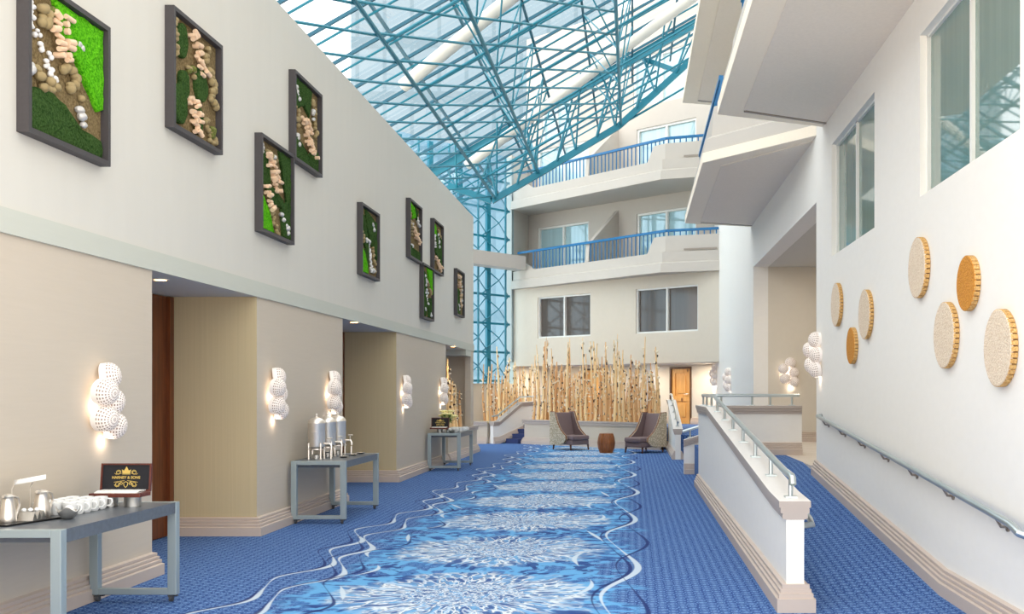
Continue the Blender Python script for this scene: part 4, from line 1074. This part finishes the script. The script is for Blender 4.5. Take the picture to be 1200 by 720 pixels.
for i in range(n):
    tt = .24+.23*(i % 4)+r.uniform(-.04,.04); s = .1+(5.2-.84*tt)*(i+.5)/n
    q = r.random(); top = 1.75+.75*q+(.75 if r.random() < .2 else 0)+.12*math.sin(s*2.2)
    x, y = F(s, tt); pole(x, y, .69, top-.69, 'slim knotty blond wooden pole standing in the long planter behind the armchairs', 'poles in the long planter', r)
n = 34
for i in range(n):
    s = -2.3+1.2*(i+.5)/n; tt = .45+.32*(i % 5)+r.uniform(-.05,.05)
    top = 1.7+.9*r.random()+(.5 if r.random() < .2 else 0)
    x, y = F(s, tt); pole(x, y, .63, top-.63, 'slim knotty wooden pole standing in the corner planter left of the navy steps', 'poles in the corner planter', r)
n = 18
for i in range(n):
    y = 23.2+2.9*(i+.5)/n; top = 1.6+.85*r.random()+(.35 if i in (1,2) else 0)
    pole((-4.32,-4.5,-4.7)[i % 3], y, .65, top-.65, 'knotty orange-brown wooden pole standing in the low planter of the far niche', 'poles in the far niche', r, 1.35)

# ------------------------------------------------------------------ armchairs and barrel table
def armchair(label):
    t = thing('armchair', label, 'armchair')
    # local: seat faces +X; width along y
    W = .68
    for sx in (.33,-.36):
        for sy in (-.27,.27):
            MB().tube([(sx,sy,.16),(sx*1.06,sy*1.03,0)], [.028,.016], 8).build('leg', M['legw'], t, smooth=True)
    MB().box(-.34,.38,-.27,.27,.15,.28).build('seat_base', M['taupe'], t, bevel=.02)
    MB().box(-.28,.42,-.265,.265,.28,.41).build('seat_cushion', M['taupe'], t, bevel=.04, seg=3)
    bk = MB()
    prof = [(-.22,.36),(-.31,.75),(-.38,1.04),(-.45,1.04),(-.42,.6),(-.40,.15),(-.30,.15)]
    bk.add([(x,-.275,z) for x, z in prof]+[(x,.275,z) for x, z in prof], [tuple(range(7)),tuple(range(13,6,-1))]+[(i,(i+1)%7,7+(i+1)%7,7+i) for i in range(7)])
    bk.build('backrest', M['taupe'], t, bevel=.02)
    MB().box(-.462,-.405,-.33,.33,.15,1.03).build('back_panel', M['floral'], t, bevel=.01)
    side = [(-.46,.14),(-.05,.14),(.12,.20),(.20,.30),(.19,.40),(.10,.46),(-.04,.58),(-.16,.78),(-.26,1.05),(-.46,1.06)]
    edge = side[4:9]
    for sy in (-1, 1):
        m = MB(); y0, y1 = sy*.275, sy*.335; k = len(side)
        m.add([(x,y0,z) for x, z in side]+[(x,y1,z) for x, z in side], [tuple(range(k)),tuple(range(2*k-1,k-1,-1))]+[(i,(i+1)%k,k+(i+1)%k,k+i) for i in range(k)])
        for q, f in enumerate(m.f):
            if all(abs(m.v[i].y-y0) < 1e-6 for i in f): m.m[q] = 1
        sp = m.build('side_wing', [M['floral'], M['taupe']], t)
        MB().tube([(x,sy*.31,z+.004) for x, z in side[2:10]], .016, 6).build('wood_trim', M['trimw'], sp, smooth=True)
    return t
ac = armchair('taupe wingback armchair with cream sides on the left of the barrel table'); ac.location = (-1.68, 28.15, 0); ac.rotation_euler.z = -.85; ac.scale = (1.08,1.1,.98)
dup(ac, (.30, 26.85, 0), PI+.8, 'taupe wingback armchair with cream sides on the right of the barrel table')
bt = thing('side_table', 'small brown wooden barrel side table between the armchairs', 'side table', (-.68,26.7,0))
st = MB(); n = 20
for k in range(n):
    a0 = 2*PI*(k+.05)/n; a1 = 2*PI*(k+.95)/n; pr_ = [(.17,0),(.215,.12),(.235,.26),(.215,.40),(.18,.50)]; b0 = len(st.v)
    for rr, z in pr_:
        for a, q in ((a0,1),(a1,1),(a1,.9),(a0,.9)): st.v.append(V(-.68+rr*q*math.cos(a), 26.7+rr*q*math.sin(a), z+.001))
    for i in range(4):
        for j in range(4): st.f.append((b0+i*4+j,b0+i*4+(j+1)%4,b0+i*4+4+(j+1)%4,b0+i*4+4+j)); st.m.append(0)
    st.f.append((b0,b0+1,b0+2,b0+3)); st.m.append(0); st.f.append((b0+16,b0+19,b0+18,b0+17)); st.m.append(0)
st.build('staves', M['barrel'], bt)
MB().lathe([(.15,.0),(.19,.12),(.205,.26),(.19,.4),(.165,.49),(.175,.502),(.001,.502)], (-.68,26.7,.001), 24).build('tabletop', M['barrel'], bt, smooth=True)
